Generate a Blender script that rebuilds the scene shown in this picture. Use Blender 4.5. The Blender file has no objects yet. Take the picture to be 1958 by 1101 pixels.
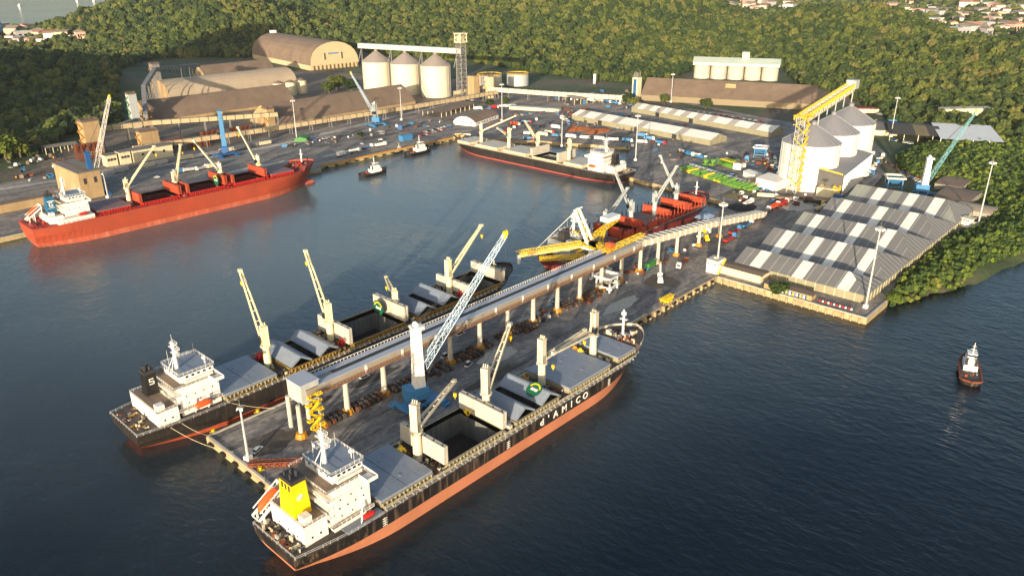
import bpy, bmesh, math, random
import numpy as np
from mathutils import Vector, Matrix, Euler, noise
random.seed(7); rnd = random.random
sc = bpy.context.scene
C = sc.collection
R = math.radians
# World axes: X runs along the long pier away from the camera, -Y is the distance t to its right.
# ------------------------------------------------------------------ camera
F_PX, CX, CY = 1480.0, 979.0, 550.5
CAM = Vector((-99.9, -242.4, 158.0))
cam = bpy.data.cameras.new('camera'); cam_ob = bpy.data.objects.new('camera', cam); C.objects.link(cam_ob)
cam.sensor_width = 36; cam.lens = F_PX/1958*36; cam.clip_start = 1; cam.clip_end = 30000
ROT = Matrix.Rotation(R(-47.2), 3, 'Z') @ Matrix.Rotation(R(90-22.8), 3, 'X') @ Matrix.Rotation(R(-0.25), 3, 'Z')
cam_ob.matrix_world = Matrix.Translation(CAM) @ ROT.to_4x4()
sc.camera = cam_ob
# ------------------------------------------------------------------ light
SUN_EL, SUN_AZ = 8.2, 242.2       # azimuth of the sun, clockwise from +Y
sc.world = bpy.data.worlds.new('World'); sc.world.use_nodes = True
wn = sc.world.node_tree
sky = wn.nodes.new('ShaderNodeTexSky'); sky.sky_type = 'NISHITA'; sky.sun_disc = False
sky.sun_elevation = R(SUN_EL); sky.sun_rotation = R(SUN_AZ); sky.altitude = 100
sky.air_density = 1.0; sky.dust_density = 3.0; sky.ozone_density = 1.5
wn.links.new(sky.outputs[0], wn.nodes['Background'].inputs[0])
wn.nodes['Background'].inputs[1].default_value = 0.15
sun = bpy.data.lights.new('sun', 'SUN'); sun.energy = 4.5; sun.angle = R(0.5); sun.color = (1.0, 0.86, 0.66)
sun_ob = bpy.data.objects.new('sun', sun); C.objects.link(sun_ob)
sd = Vector((math.sin(R(SUN_AZ))*math.cos(R(SUN_EL)), math.cos(R(SUN_AZ))*math.cos(R(SUN_EL)), math.sin(R(SUN_EL))))
sun_ob.rotation_euler = sd.to_track_quat('Z', 'Y').to_euler(); sun_ob.location = sd*500
sc.view_settings.view_transform = 'Standard'; sc.view_settings.look = 'None'; sc.view_settings.gamma = 1
sc.view_settings.exposure = 1.0
sc.cycles.max_bounces = 5; sc.cycles.diffuse_bounces = 2; sc.cycles.glossy_bounces = 3; sc.cycles.transmission_bounces = 2
# ------------------------------------------------------------------ helpers
def ray(px, py):
    return (ROT @ Vector(((px-CX)/F_PX, -(py-CY)/F_PX, -1))).normalized()
def at(px, py, z=3.0):
    d = ray(px, py); return CAM + d*((z-CAM.z)/d.z)
def W(s, t, z=0.0): return Vector((s, -t, z))
def reach(pivot, px, py, L, far=True):
    """the point seen at (px,py) whose distance from the pivot is L"""
    d = ray(px, py); o = CAM-pivot
    b = o.dot(d); c = o.dot(o)-L*L; q = b*b-c
    if q <= 0: return CAM-d*b
    return CAM+d*(-b + (math.sqrt(q) if far else -math.sqrt(q)))
def lin(c): return tuple(((v/255)/12.92 if v/255 <= .04045 else ((v/255+.055)/1.055)**2.4) for v in c)
MATS = {}
def mat(name, rgb, rough=.65, var=.18, scale=.25, metal=0., streak=0., dirt=None, dirt_amt=.5, emit=0, spec=.5, bump=0.):
    if name in MATS: return MATS[name]
    m = bpy.data.materials.new(name); m.use_nodes = True; nt = m.node_tree; N = nt.nodes; L = nt.links
    b = N['Principled BSDF']; b.inputs['Roughness'].default_value = rough; b.inputs['Metallic'].default_value = metal
    b.inputs['Specular IOR Level'].default_value = spec
    col = (*lin(rgb), 1)
    tc = N.new('ShaderNodeTexCoord')
    n1 = N.new('ShaderNodeTexNoise'); n1.inputs['Scale'].default_value = scale; n1.inputs['Detail'].default_value = 6; n1.inputs['Roughness'].default_value = .65
    L.new(tc.outputs['Object'], n1.inputs['Vector'])
    mr = N.new('ShaderNodeMapRange'); mr.inputs['From Min'].default_value = .3; mr.inputs['From Max'].default_value = .7
    mr.inputs['To Min'].default_value = 1-var; mr.inputs['To Max'].default_value = 1+var*.6
    L.new(n1.outputs['Fac'], mr.inputs['Value'])
    mx = N.new('ShaderNodeVectorMath'); mx.operation = 'SCALE'; mx.inputs[0].default_value = col[:3]
    L.new(mr.outputs[0], mx.inputs['Scale']); last = mx.outputs[0]
    if streak or dirt:
        mp = N.new('ShaderNodeMapping'); mp.inputs['Scale'].default_value = (1, 1, .07 if streak else 1)
        L.new(tc.outputs['Object'], mp.inputs['Vector'])
        n2 = N.new('ShaderNodeTexNoise'); n2.inputs['Scale'].default_value = streak or scale*3; n2.inputs['Detail'].default_value = 8; n2.inputs['Roughness'].default_value = .7
        L.new(mp.outputs[0], n2.inputs['Vector'])
        r2 = N.new('ShaderNodeMapRange'); r2.inputs['From Min'].default_value = .5; r2.inputs['From Max'].default_value = .72; r2.inputs['To Max'].default_value = dirt_amt
        L.new(n2.outputs['Fac'], r2.inputs['Value'])
        m2 = N.new('ShaderNodeMix'); m2.data_type = 'RGBA'
        L.new(r2.outputs[0], m2.inputs[0]); L.new(last, m2.inputs[6]); m2.inputs[7].default_value = (*lin(dirt or tuple(v*.5 for v in rgb)), 1)
        last = m2.outputs[2]
    L.new(last, b.inputs['Base Color'])
    if bump:
        bp = N.new('ShaderNodeBump'); bp.inputs['Strength'].default_value = .5; bp.inputs['Distance'].default_value = bump
        L.new(n1.outputs['Fac'], bp.inputs['Height']); L.new(bp.outputs[0], b.inputs['Normal'])
    if emit:
        b.inputs['Emission Color'].default_value = col; b.inputs['Emission Strength'].default_value = emit
    MATS[name] = m; return m
def rough_by(m, attr): pass

class MB:
    def __init__(s, M=None): s.v = []; s.f = []; s.mi = []; s.M = M
    def add(s, vs, fs, m=0):
        n = len(s.v)
        if s.M is not None: vs = [s.M @ Vector(p) for p in vs]
        s.v += [tuple(p) for p in vs]; s.f += [tuple(n+i for i in f) for f in fs]; s.mi += [m]*len(fs); return s
    def obb(s, c, a, b, d, m=0):
        c, a, b, d = Vector(c), Vector(a), Vector(b), Vector(d)
        vs = [c+i*a+j*b+k*d for k in (-1, 1) for j in (-1, 1) for i in (-1, 1)]
        return s.add(vs, [(0, 2, 3, 1), (4, 5, 7, 6), (0, 1, 5, 4), (2, 6, 7, 3), (0, 4, 6, 2), (1, 3, 7, 5)], m)
    def box(s, x0, x1, y0, y1, z0, z1, m=0):
        return s.obb(((x0+x1)/2, (y0+y1)/2, (z0+z1)/2), ((x1-x0)/2, 0, 0), (0, (y1-y0)/2, 0), (0, 0, (z1-z0)/2), m)
    def beam(s, p, q, w, h=None, m=0):
        p, q = Vector(p), Vector(q); h = h or w; d = q-p
        if d.length < 1e-4: return s
        x = d.normalized(); up = Vector((0, 0, 1)) if abs(x.z) < .95 else Vector((1, 0, 0))
        y = up.cross(x).normalized(); z = x.cross(y)
        return s.obb((p+q)/2, d/2, y*w/2, z*h/2, m)
    def cyl(s, p, q, r0, r1=None, n=12, m=0, cap=True):
        p, q = Vector(p), Vector(q); r1 = r0 if r1 is None else r1; x = (q-p).normalized()
        up = Vector((0, 0, 1)) if abs(x.z) < .95 else Vector((1, 0, 0))
        y = up.cross(x).normalized(); z = x.cross(y)
        vs = []
        for (c, r) in ((p, r0), (q, r1)):
            for i in range(n):
                a = 2*math.pi*i/n; vs.append(c+y*r*math.cos(a)+z*r*math.sin(a))
        fs = [(i, (i+1) % n, n+(i+1) % n, n+i) for i in range(n)]
        if cap: fs += [tuple(range(n))[::-1], tuple(range(n, 2*n))]
        return s.add(vs, fs, m)
    def prism(s, pts, z0, z1, m=0, top=None):
        n = len(pts)
        vs = [(x, y, z0) for x, y in pts]+[(x, y, z1) for x, y in pts]
        s.add(vs, [(i, (i+1) % n, n+(i+1) % n, n+i) for i in range(n)]+[tuple(range(n))[::-1]], m)
        s.add([(x, y, z1) for x, y in pts], [tuple(range(n))], m if top is None else top); return s
    def lattice(s, p, q, w0, w1, nb, t=.25, m=0, h0=None, h1=None):
        p, q = Vector(p), Vector(q); x = (q-p).normalized(); up = Vector((0, 0, 1)) if abs(x.z) < .95 else Vector((1, 0, 0))
        y = up.cross(x).normalized(); z = x.cross(y); h0 = h0 or w0; h1 = h1 or w1
        def cor(k, i): 
            f = k/nb; w = (w0+(w1-w0)*f)/2; h = (h0+(h1-h0)*f)/2; c = p+(q-p)*f
            return c+y*w*(1, -1, -1, 1)[i]+z*h*(1, 1, -1, -1)[i]
        for i in range(4): s.beam(cor(0, i), cor(nb, i), t, t, m)
        for k in range(nb):
            for i in range(4):
                j = (i+1) % 4
                s.beam(cor(k, i if k % 2 else j), cor(k+1, j if k % 2 else i), t*.6, t*.6, m)
                if k: s.beam(cor(k, i), cor(k, j), t*.6, t*.6, m)
        return s
    def rail(s, pts, h=1.1, step=2.5, t=.09, m=0, bars=(1, .55)):
        for a, b in zip(pts[:-1], pts[1:]):
            a, b = Vector(a), Vector(b); L = (b-a).length
            if L < .1: continue
            for k in bars: s.beam(a+Vector((0, 0, h*k)), b+Vector((0, 0, h*k)), t, t, m)
            n = max(1, int(L/step))
            for i in range(n+1):
                c = a+(b-a)*i/n; s.beam(c, c+Vector((0, 0, h)), t, t, m)
        return s
    def build(s, name, mats, parent=None, loc=None, smooth=False):
        me = bpy.data.meshes.new(name); me.from_pydata(s.v, [], s.f)
        if not isinstance(mats, (list, tuple)): mats = [mats]
        for q in mats: me.materials.append(q)
        me.polygons.foreach_set('material_index', s.mi)
        if smooth: me.polygons.foreach_set('use_smooth', [True]*len(s.f))
        me.update()
        o = bpy.data.objects.new(name, me); C.objects.link(o)
        if parent: o.parent = parent
        if loc is not None: o.location = loc
        return o
def tag(o, label=None, cat=None, group=None, kind=None):
    if label: o['label'] = label
    if cat: o['category'] = cat
    if group: o['group'] = group
    if kind: o['kind'] = kind
    return o
def thing(name, label, cat, loc=(0, 0, 0), rz=0., group=None):
    o = bpy.data.objects.new(name, None); C.objects.link(o); o.location = loc; o.rotation_euler = (0, 0, rz); o.empty_display_size = 1
    return tag(o, label, cat, group)
KIDS = {}
def dup(root, loc=None, rz=None, label=None, group=None, scale=None):
    if not KIDS:
        pass
    r = root.copy(); C.objects.link(r)
    if loc is not None: r.location = loc
    if rz is not None: r.rotation_euler = (0, 0, rz)
    if scale is not None: r.scale = scale
    if label: r['label'] = label
    if group: r['group'] = group
    for ch in [o for o in bpy.data.objects if o.parent == root]:
        c = ch.copy(); C.objects.link(c); c.parent = r
        for g in [o for o in bpy.data.objects if o.parent == ch]:
            d = g.copy(); C.objects.link(d); d.parent = c
    return r
def text_mesh(txt, size, depth=.05):
    cu = bpy.data.curves.new('t', 'FONT'); cu.body = txt; cu.size = size; cu.extrude = depth; cu.align_x = 'CENTER'; cu.align_y = 'CENTER'; cu.offset = size*.02
    o = bpy.data.objects.new('t', cu); C.objects.link(o)
    dg = bpy.context.evaluated_depsgraph_get(); me = bpy.data.meshes.new_from_object(o.evaluated_get(dg))
    bpy.data.objects.remove(o); return me
def lettering(name, txt, size, m, parent, loc, ax, up, depth=.05):
    """flat raised letters: ax = reading direction, up = up direction, both in the parent's space"""
    me = text_mesh(txt, size, depth); me.materials.clear(); me.materials.append(m)
    ax, up = Vector(ax).normalized(), Vector(up).normalized(); nrm = ax.cross(up)
    M = Matrix((ax, up, nrm)).transposed().to_4x4()
    me.transform(Matrix.Translation(Vector(loc)) @ M)
    o = bpy.data.objects.new(name, me); C.objects.link(o); o.parent = parent; return o
# ------------------------------------------------------------------ materials
m_asph = None
White = mat('white_paint', (232, 228, 218), .45, .08, .6, streak=.8, dirt=(176, 160, 136), dirt_amt=.45)
Cream = mat('cream_paint', (214, 200, 164), .45, .10, .6, streak=.8, dirt=(140, 110, 70), dirt_amt=.4)
Yellow = mat('yellow_paint', (224, 188, 30), .45, .12, .5, dirt=(140, 110, 40), dirt_amt=.35)
YelDark = mat('worn_yellow', (190, 130, 24), .6, .2, .8, dirt=(90, 60, 30), dirt_amt=.7)
Red = mat('red_paint', (190, 36, 24), .5, .15, .5)
Orange = mat('orange_paint', (228, 86, 28), .45, .1, .5)
Blue = mat('blue_paint', (30, 84, 140), .5, .15, .4, dirt=(40, 50, 60), dirt_amt=.4)
LBlue = mat('light_blue_paint', (188, 208, 222), .5, .1, .4)
SkyB = mat('sky_blue_paint', (58, 118, 162), .5, .15, .4)
Green = mat('green_paint', (64, 122, 52), .6, .25, .5)
DGreen = mat('dark_green_paint', (20, 84, 56), .5, .1, .5)
Black = mat('black_paint', (24, 23, 24), .5, .3, .3)
Dark = mat('dark_steel', (48, 46, 46), .6, .3, .5)
Steel = mat('grey_steel', (128, 126, 122), .55, .15, .4, streak=.6, dirt=(96, 76, 56), dirt_amt=.4)
LSteel = mat('pale_steel', (176, 176, 172), .4, .12, .4, metal=.0, streak=.5, dirt=(120, 104, 84), dirt_amt=.35)
Glass = mat('dark_glass', (30, 38, 46), .12, .1, 1, spec=.8)
Rust = mat('rust_steel', (120, 60, 32), .8, .35, .6, dirt=(60, 34, 22), dirt_amt=.7)
RustOr = mat('orange_rust_paint', (176, 66, 34), .7, .3, .4, streak=.5, dirt=(84, 34, 22), dirt_amt=.7)
Conc = mat('concrete', (150, 142, 128), .85, .2, .12, dirt=(96, 88, 78), dirt_amt=.5)
ConcW = mat('pale_concrete', (188, 180, 164), .85, .2, .1, dirt=(128, 116, 98), dirt_amt=.5)
SunC = mat('ochre_wall', (164, 138, 100), .85, .2, .1, streak=.3, dirt=(110, 84, 56), dirt_amt=.5)
Brown = mat('dusty_brown_roof', (122, 102, 84), .85, .2, .05, streak=.12, dirt=(88, 74, 62), dirt_amt=.6)
Beige = mat('dusty_beige_roof', (170, 152, 128), .85, .12, .05, dirt=(150, 128, 100), dirt_amt=.5)
Tyre = mat('tyre_rubber', (26, 25, 25), .8, .2, 1)
BoatHull = mat('boot_orange', (178, 112, 82), .6, .14, .08, streak=.9, dirt=(150, 112, 60), dirt_amt=.55)
Ivory = mat('crane_ivory', (206, 194, 168), .5, .12, .5, streak=1.0, dirt=(128, 108, 80), dirt_amt=.5)
CoamY = mat('coaming_ochre', (146, 116, 52), .65, .2, .6, dirt=(80, 62, 40), dirt_amt=.6)
Coam = mat('coaming_buff', (150, 140, 112), .6, .2, .6, dirt=(90, 76, 56), dirt_amt=.6)
DeckBr = mat('deck_tan', (134, 116, 98), .8, .18, .4, dirt=(100, 80, 64), dirt_amt=.5)
HatchG = mat('hatch_grey_blue', (128, 136, 148), .5, .1, .12, dirt=(96, 98, 104), dirt_amt=.45)
HatchW = mat('hatch_pale', (188, 180, 164), .5, .1, .2, streak=.5, dirt=(140, 120, 96), dirt_amt=.4)
DeckD = mat('deck_dark', (74, 66, 62), .75, .35, .3, dirt=(104, 70, 50), dirt_amt=.5)
HoldM = mat('hold_steel', (112, 112, 108), .7, .2, .15, streak=.4, dirt=(60, 56, 52), dirt_amt=.7)
Cargo = mat('dark_cargo', (46, 40, 36), .95, .4, .4)
# ------------------------------------------------------------------ terrain
COAST = [(-1500, -294), (250, -294), (256, -301), (408, -301), (432, -255), (450, -233), (484, -151), (414, -110), (397, -95), (384, 3), (384, 10), (262, 30), (262, 134),
         (280, 134), (290, 143), (344, 165), (410, 178), (520, 200), (900, 250), (2500, 500), (9000, 2500), (9000, -9000), (-9000, -9000), (-9000, -320)]
def poly_sd(X, Y, poly):
    ins = np.zeros(X.shape, bool); d2 = np.full(X.shape, 1e18); n = len(poly)
    for i in range(n):
        x0, y0 = poly[i]; x1, y1 = poly[(i+1) % n]
        c = ((y0 > Y) != (y1 > Y)); 
        with np.errstate(divide='ignore', invalid='ignore'):
            ins ^= c & (X < (x1-x0)*(Y-y0)/((y1-y0) if y1 != y0 else 1e-9)+x0)
        dx, dy = x1-x0, y1-y0; t = np.clip(((X-x0)*dx+(Y-y0)*dy)/(dx*dx+dy*dy), 0, 1)
        d2 = np.minimum(d2, (X-x0-t*dx)**2+(Y-y0-t*dy)**2)
    return np.where(ins, 1, -1)*np.sqrt(d2)
cF = Vector((.7337, .6794)); cR = Vector((.6794, -.7337))
# hills in camera-ground coordinates: (right, forward, height, spread right, spread forward, turn)
HILLS = [(-755, 1950, 100, 190, 170, 0), (-560, 1690, 84, 125, 120, .3), (-100, 2080, 135, 400, 300, 0), (240, 1850, 98, 230, 240, 0), (620, 1500, 74, 140, 170, .15),
         (230, 1560, 34, 260, 110, 0), (700, 1130, 52, 170, 95, -.4), (470, 980, 14, 90, 50, -.6), (950, 1120, 40, 200, 130, 0),
         (-700, 1060, 42, 150, 120, .4), (-560, 800, 16, 90, 80, 0), (-1300, 1250, 60, 200, 200, 0), (-745, 600, 190, 132, 85, 0),  # last one here: tall unseen hill, added to shade the left forest
         (1900, 3500, 75, 420, 260, 0), (300, 3400, 60, 500, 200, 0)]
def np_noise(X, Y, sc_, seed):
    r = np.random.RandomState(seed); o = np.zeros(X.shape)
    for k in range(7):
        a = r.uniform(0, 2*math.pi); f = r.uniform(.6, 1.6)/sc_; p = r.uniform(0, 6.28)
        o += np.sin((X*math.cos(a)+Y*math.sin(a))*f*6.28+p+1.5*np.sin((X*math.sin(a)-Y*math.cos(a))*f*3+p))
    return o/7
def cam_co(S, Tt):
    dx, dy = S-CAM.x, -Tt-CAM.y
    return dx*cR.x+dy*cR.y, dx*cF.x+dy*cF.y
def hill_h(X, Y):
    h = np.zeros(X.shape)
    for (a, b, hh, ra, rb, rot) in HILLS:
        c, s_ = math.cos(rot), math.sin(rot); u = (X-a)*c+(Y-b)*s_; v = -(X-a)*s_+(Y-b)*c
        g = hh*np.exp(-.5*((u/ra)**2+(v/rb)**2)**1.15); h = h+g**4
    h = h**.25
    h = h*(1+.14*np_noise(X, Y, 330, 3)+.12*np_noise(X, Y, 140, 5))
    return np.where(h > 3, h-3, 0)
def height(S, Tt):
    X, Y = cam_co(S, Tt); sd_ = poly_sd(S, Tt, COAST)
    # bay behind the hill on the left
    sea = np.clip((Y-2080)/60, 0, 1)*np.clip((-350-X)/80, 0, 1)
    h = 2.2+hill_h(X, Y)*np.clip(sd_/60, 0, 1)
    h = np.where(sd_ < 3, -5+7.2*np.clip((sd_+9)/12, 0, 1), h)
    return h*(1-sea)-6*sea
def axis(a, b, c, d, fine, coarse):
    l = list(np.arange(b, c, fine)); x = b
    st = fine
    while x > a: st *= 1.12; x -= min(st, coarse); l.insert(0, x)
    x = l[-1]; st = fine
    while x < d: st *= 1.12; x += min(st, coarse); l.append(x)
    return np.array(l)
gs = axis(-1400, 230, 1300, 7000, 9, 160); gt = axis(-5200, -1500, 260, 1500, 9, 160)
GS, GT = np.meshgrid(gs, gt, indexing='ij'); GH = height(GS, GT)
def grid_mesh(name, A, B, Hh):
    n, m = A.shape; co = np.stack([A, -B, Hh], -1).reshape(-1, 3)
    i, j = np.meshgrid(np.arange(n-1), np.arange(m-1), indexing='ij'); a = (i*m+j).ravel()
    f = np.stack([a, a+1, a+m+1, a+m], -1)[:, ::-1]
    f = np.stack([a, a+1, a+1+m, a+m], -1)
    me = bpy.data.meshes.new(name); me.vertices.add(len(co)); me.vertices.foreach_set('co', co.ravel())
    me.loops.add(f.size); me.loops.foreach_set('vertex_index', f[:, ::-1].ravel().astype(np.int32)); me.polygons.add(len(f))
    me.polygons.foreach_set('loop_start', np.arange(0, f.size, 4, dtype=np.int32)); me.polygons.foreach_set('loop_total', np.full(len(f), 4, np.int32))
    me.update(); me.validate(); return me
me = grid_mesh('ground', GS, GT, GH); me.polygons.foreach_set('use_smooth', [True]*len(me.polygons))
ground = bpy.data.objects.new('ground', me); C.objects.link(ground); tag(ground, kind='structure')
def ground_mat():
    m = bpy.data.materials.new('ground_soil_grass'); m.use_nodes = True; N = m.node_tree.nodes; L = m.node_tree.links; b = N['Principled BSDF']; b.inputs['Roughness'].default_value = .95
    tc = N.new('ShaderNodeTexCoord'); n = N.new('ShaderNodeTexNoise'); n.inputs['Scale'].default_value = .012; n.inputs['Detail'].default_value = 8; L.new(tc.outputs['Object'], n.inputs['Vector'])
    r = N.new('ShaderNodeValToRGB'); e = r.color_ramp.elements; e[0].position = .40; e[0].color = (.035, .055, .018, 1); e[1].position = .62; e[1].color = (.11, .085, .055, 1)
    x = e.new(.5); x.color = (.06, .085, .022, 1)
    L.new(n.outputs['Fac'], r.inputs[0]); 
    n2 = N.new('ShaderNodeTexNoise'); n2.inputs['Scale'].default_value = .25; n2.inputs['Detail'].default_value = 8; L.new(tc.outputs['Object'], n2.inputs['Vector'])
    mr = N.new('ShaderNodeMapRange'); mr.inputs['To Min'].default_value = .5; mr.inputs['To Max'].default_value = 1.5; L.new(n2.outputs['Fac'], mr.inputs[0])
    v = N.new('ShaderNodeVectorMath'); v.operation = 'SCALE'; L.new(r.outputs[0], v.inputs[0]); L.new(mr.outputs[0], v.inputs['Scale']); L.new(v.outputs[0], b.inputs['Base Color'])
    bp = N.new('ShaderNodeBump'); bp.inputs['Distance'].default_value = .6; L.new(n2.outputs['Fac'], bp.inputs['Height']); L.new(bp.outputs[0], b.inputs['Normal'])
    return m
ground.data.materials.append(ground_mat())
# ------------------------------------------------------------------ water
def water_mat():
    m = bpy.data.materials.new('harbour_water'); m.use_nodes = True; N = m.node_tree.nodes; L = m.node_tree.links; b = N['Principled BSDF']
    b.inputs['Roughness'].default_value = .09; b.inputs['IOR'].default_value = 1.333
    b.inputs['Subsurface Weight'].default_value = 1; b.inputs['Subsurface Radius'].default_value = (1, 1, 1); b.inputs['Subsurface Scale'].default_value = 14
    tc = N.new('ShaderNodeTexCoord')
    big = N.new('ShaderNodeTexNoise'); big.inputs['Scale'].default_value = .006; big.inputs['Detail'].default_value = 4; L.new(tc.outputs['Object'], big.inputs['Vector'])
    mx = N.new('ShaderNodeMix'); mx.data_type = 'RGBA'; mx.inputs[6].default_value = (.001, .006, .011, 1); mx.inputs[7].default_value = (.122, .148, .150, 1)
    # paler base colour in the basin: bright sky reflection painted in, besides some silt
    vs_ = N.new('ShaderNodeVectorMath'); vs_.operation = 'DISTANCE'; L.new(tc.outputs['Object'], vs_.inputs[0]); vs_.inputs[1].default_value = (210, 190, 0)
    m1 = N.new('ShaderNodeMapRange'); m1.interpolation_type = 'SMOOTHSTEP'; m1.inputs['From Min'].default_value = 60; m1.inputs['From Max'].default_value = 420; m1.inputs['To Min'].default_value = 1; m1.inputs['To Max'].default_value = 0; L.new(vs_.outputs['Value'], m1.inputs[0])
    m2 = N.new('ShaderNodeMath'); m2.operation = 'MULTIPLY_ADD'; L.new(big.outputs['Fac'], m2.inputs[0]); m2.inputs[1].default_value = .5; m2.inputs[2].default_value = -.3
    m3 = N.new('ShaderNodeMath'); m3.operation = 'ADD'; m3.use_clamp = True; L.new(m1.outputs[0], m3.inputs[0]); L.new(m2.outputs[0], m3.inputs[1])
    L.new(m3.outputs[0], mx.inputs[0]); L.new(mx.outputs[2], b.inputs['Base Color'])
    mp = N.new('ShaderNodeMapping'); mp.inputs['Rotation'].default_value = (0, 0, R(35)); mp.inputs['Scale'].default_value = (1, .55, 1); L.new(tc.outputs['Object'], mp.inputs['Vector'])
    def nz(s, d): 
        n = N.new('ShaderNodeTexNoise'); n.inputs['Scale'].default_value = s; n.inputs['Detail'].default_value = d; n.inputs['Roughness'].default_value = .6; L.new(mp.outputs[0], n.inputs['Vector']); return n
    a, c = nz(.36, 4), nz(.08, 3)
    ad = N.new('ShaderNodeMath'); ad.operation = 'MULTIPLY_ADD'; L.new(c.outputs['Fac'], ad.inputs[0]); ad.inputs[1].default_value = 1.3; L.new(a.outputs['Fac'], ad.inputs[2])
    bp = N.new('ShaderNodeBump'); bp.inputs['Strength'].default_value = 1; bp.inputs['Distance'].default_value = .55
    pr = N.new('ShaderNodeMapRange'); pr.inputs['From Min'].default_value = .42; pr.inputs['From Max'].default_value = .62; pr.inputs['To Min'].default_value = .45; pr.inputs['To Max'].default_value = 1
    L.new(big.outputs['Fac'], pr.inputs[0]); L.new(pr.outputs[0], bp.inputs['Strength'])
    L.new(ad.outputs[0], bp.inputs['Height']); L.new(bp.outputs[0], b.inputs['Normal'])
    return m
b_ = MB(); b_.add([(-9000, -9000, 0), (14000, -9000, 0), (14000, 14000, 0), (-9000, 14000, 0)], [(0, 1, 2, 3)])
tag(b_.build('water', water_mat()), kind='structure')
# ------------------------------------------------------------------ wharf aprons and pier
def asphalt(name, base, light, dark, sc_=.03):
    m = bpy.data.materials.new(name); m.use_nodes = True; N = m.node_tree.nodes; L = m.node_tree.links; b = N['Principled BSDF']; b.inputs['Roughness'].default_value = .85
    tc = N.new('ShaderNodeTexCoord'); mp = N.new('ShaderNodeMapping'); mp.inputs['Scale'].default_value = (.45, 1.3, 1); L.new(tc.outputs['Object'], mp.inputs[0])
    n = N.new('ShaderNodeTexNoise'); n.inputs['Scale'].default_value = sc_; n.inputs['Detail'].default_value = 10; n.inputs['Roughness'].default_value = .68; n.inputs['Distortion'].default_value = .8; L.new(mp.outputs[0], n.inputs['Vector'])
    r = N.new('ShaderNodeValToRGB'); e = r.color_ramp.elements; e[0].position = .34; e[0].color = (*lin(dark), 1); e[1].position = .68; e[1].color = (*lin(light), 1); x = e.new(.5); x.color = (*lin(base), 1)
    L.new(n.outputs['Fac'], r.inputs[0])
    n2 = N.new('ShaderNodeTexNoise'); n2.inputs['Scale'].default_value = .5; n2.inputs['Detail'].default_value = 6; L.new(tc.outputs['Object'], n2.inputs['Vector'])
    mr = N.new('ShaderNodeMapRange'); mr.inputs['From Min'].default_value = .3; mr.inputs['From Max'].default_value = .7; mr.inputs['To Min'].default_value = .62; mr.inputs['To Max'].default_value = 1.3; L.new(n2.outputs['Fac'], mr.inputs[0])
    v = N.new('ShaderNodeVectorMath'); v.operation = 'SCALE'; L.new(r.outputs[0], v.inputs[0]); L.new(mr.outputs[0], v.inputs['Scale'])
    # slab joints: thin dark grid lines of the paving
    br = N.new('ShaderNodeTexBrick'); br.inputs['Scale'].default_value = .1; br.inputs['Mortar Size'].default_value = .006; br.inputs['Color1'].default_value = (1, 1, 1, 1); br.inputs['Color2'].default_value = (.93, .93, .93, 1); br.inputs['Mortar'].default_value = (.6, .6, .6, 1)
    L.new(tc.outputs['Object'], br.inputs['Vector'])
    v2 = N.new('ShaderNodeVectorMath'); v2.operation = 'MULTIPLY'; L.new(v.outputs[0], v2.inputs[0]); L.new(br.outputs[0], v2.inputs[1])
    L.new(v2.outputs[0], b.inputs['Base Color'])
    bp = N.new('ShaderNodeBump'); bp.inputs['Distance'].default_value = .05; L.new(n2.outputs['Fac'], bp.inputs['Height']); L.new(bp.outputs[0], b.inputs['Normal'])
    return m
AsphD = asphalt('apron_asphalt', (128, 120, 112), (172, 156, 138), (88, 84, 80), .05)
AsphP = asphalt('pier_asphalt', (128, 122, 117), (168, 156, 142), (84, 80, 77), .07)
QuayW = mat('quay_edge_concrete', (170, 150, 112), .9, .3, .3, streak=.35, dirt=(84, 70, 50), dirt_amt=.8)
def prism_st(name, pts, z0, z1, mats, kind='structure', edge=True):
    b = MB(); p = [(s, -t) for s, t in pts]
    a = sum(p[i][0]*p[(i+1) % len(p)][1]-p[(i+1) % len(p)][0]*p[i][1] for i in range(len(p)))
    if a < 0: p = p[::-1]
    b.prism(p, z0, z1, 1, 0); o = b.build(name, mats)
    if kind: tag(o, kind=kind)
    return o
prism_st('apron', [(-1200, -294), (250, -294), (256, -301), (408, -301), (432, -255), (450, -233), (484, -151), (414, -110), (397, -95), (384, 3.5), (255, 3.5), (255, 141), (283, 141), (310, 136), (470, 136), (470, 60), (610, 30), (690, -20), (700, -60), (690, -330), (640, -440), (-200, -440), (-1200, -440)], -3, 3, [AsphD, QuayW])
prism_st('pier', [(-2.6, 3.5), (254.9, 3.5), (254.9, 62), (-2.6, 62)], -3, 3.004, [AsphP, QuayW])
# pale kerb along the quay edges with rubber fenders on the wall
def kerb(name, pts, mats=ConcW, h=.35, w=.9):
    b = MB()
    for (s0, t0), (s1, t1) in zip(pts[:-1], pts[1:]): b.beam((s0, -t0, 3.02+h/2), (s1, -t1, 3.02+h/2), w, h)
    return tag(b.build(name, mats), kind='structure')
kerb('kerb_of_pier', [(190, 61.4), (-2, 61.4), (-2, 4.1), (190, 4.1)])
kerb('kerb_of_quay', [(-600, -294.6), (250, -294.6)], ConcW)
kerb('kerb_of_quay', [(256, -301.6), (407.6, -301.6), (431.4, -255)], YelDark, 1.0, 1.6)
kerb('kerb_of_quay', [(255.6, 63), (255.6, 140.4), (283, 140.4)])
tag(prism_st('yard_ground', [(60, -439.5), (640, -439.5), (700, -560), (600, -840), (430, -880), (300, -760), (240, -640), (130, -520)], 2.0, 2.95, [asphalt('yard_dirt', (118, 102, 84), (150, 132, 108), (84, 78, 62), .03), QuayW]), kind='structure')
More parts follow.
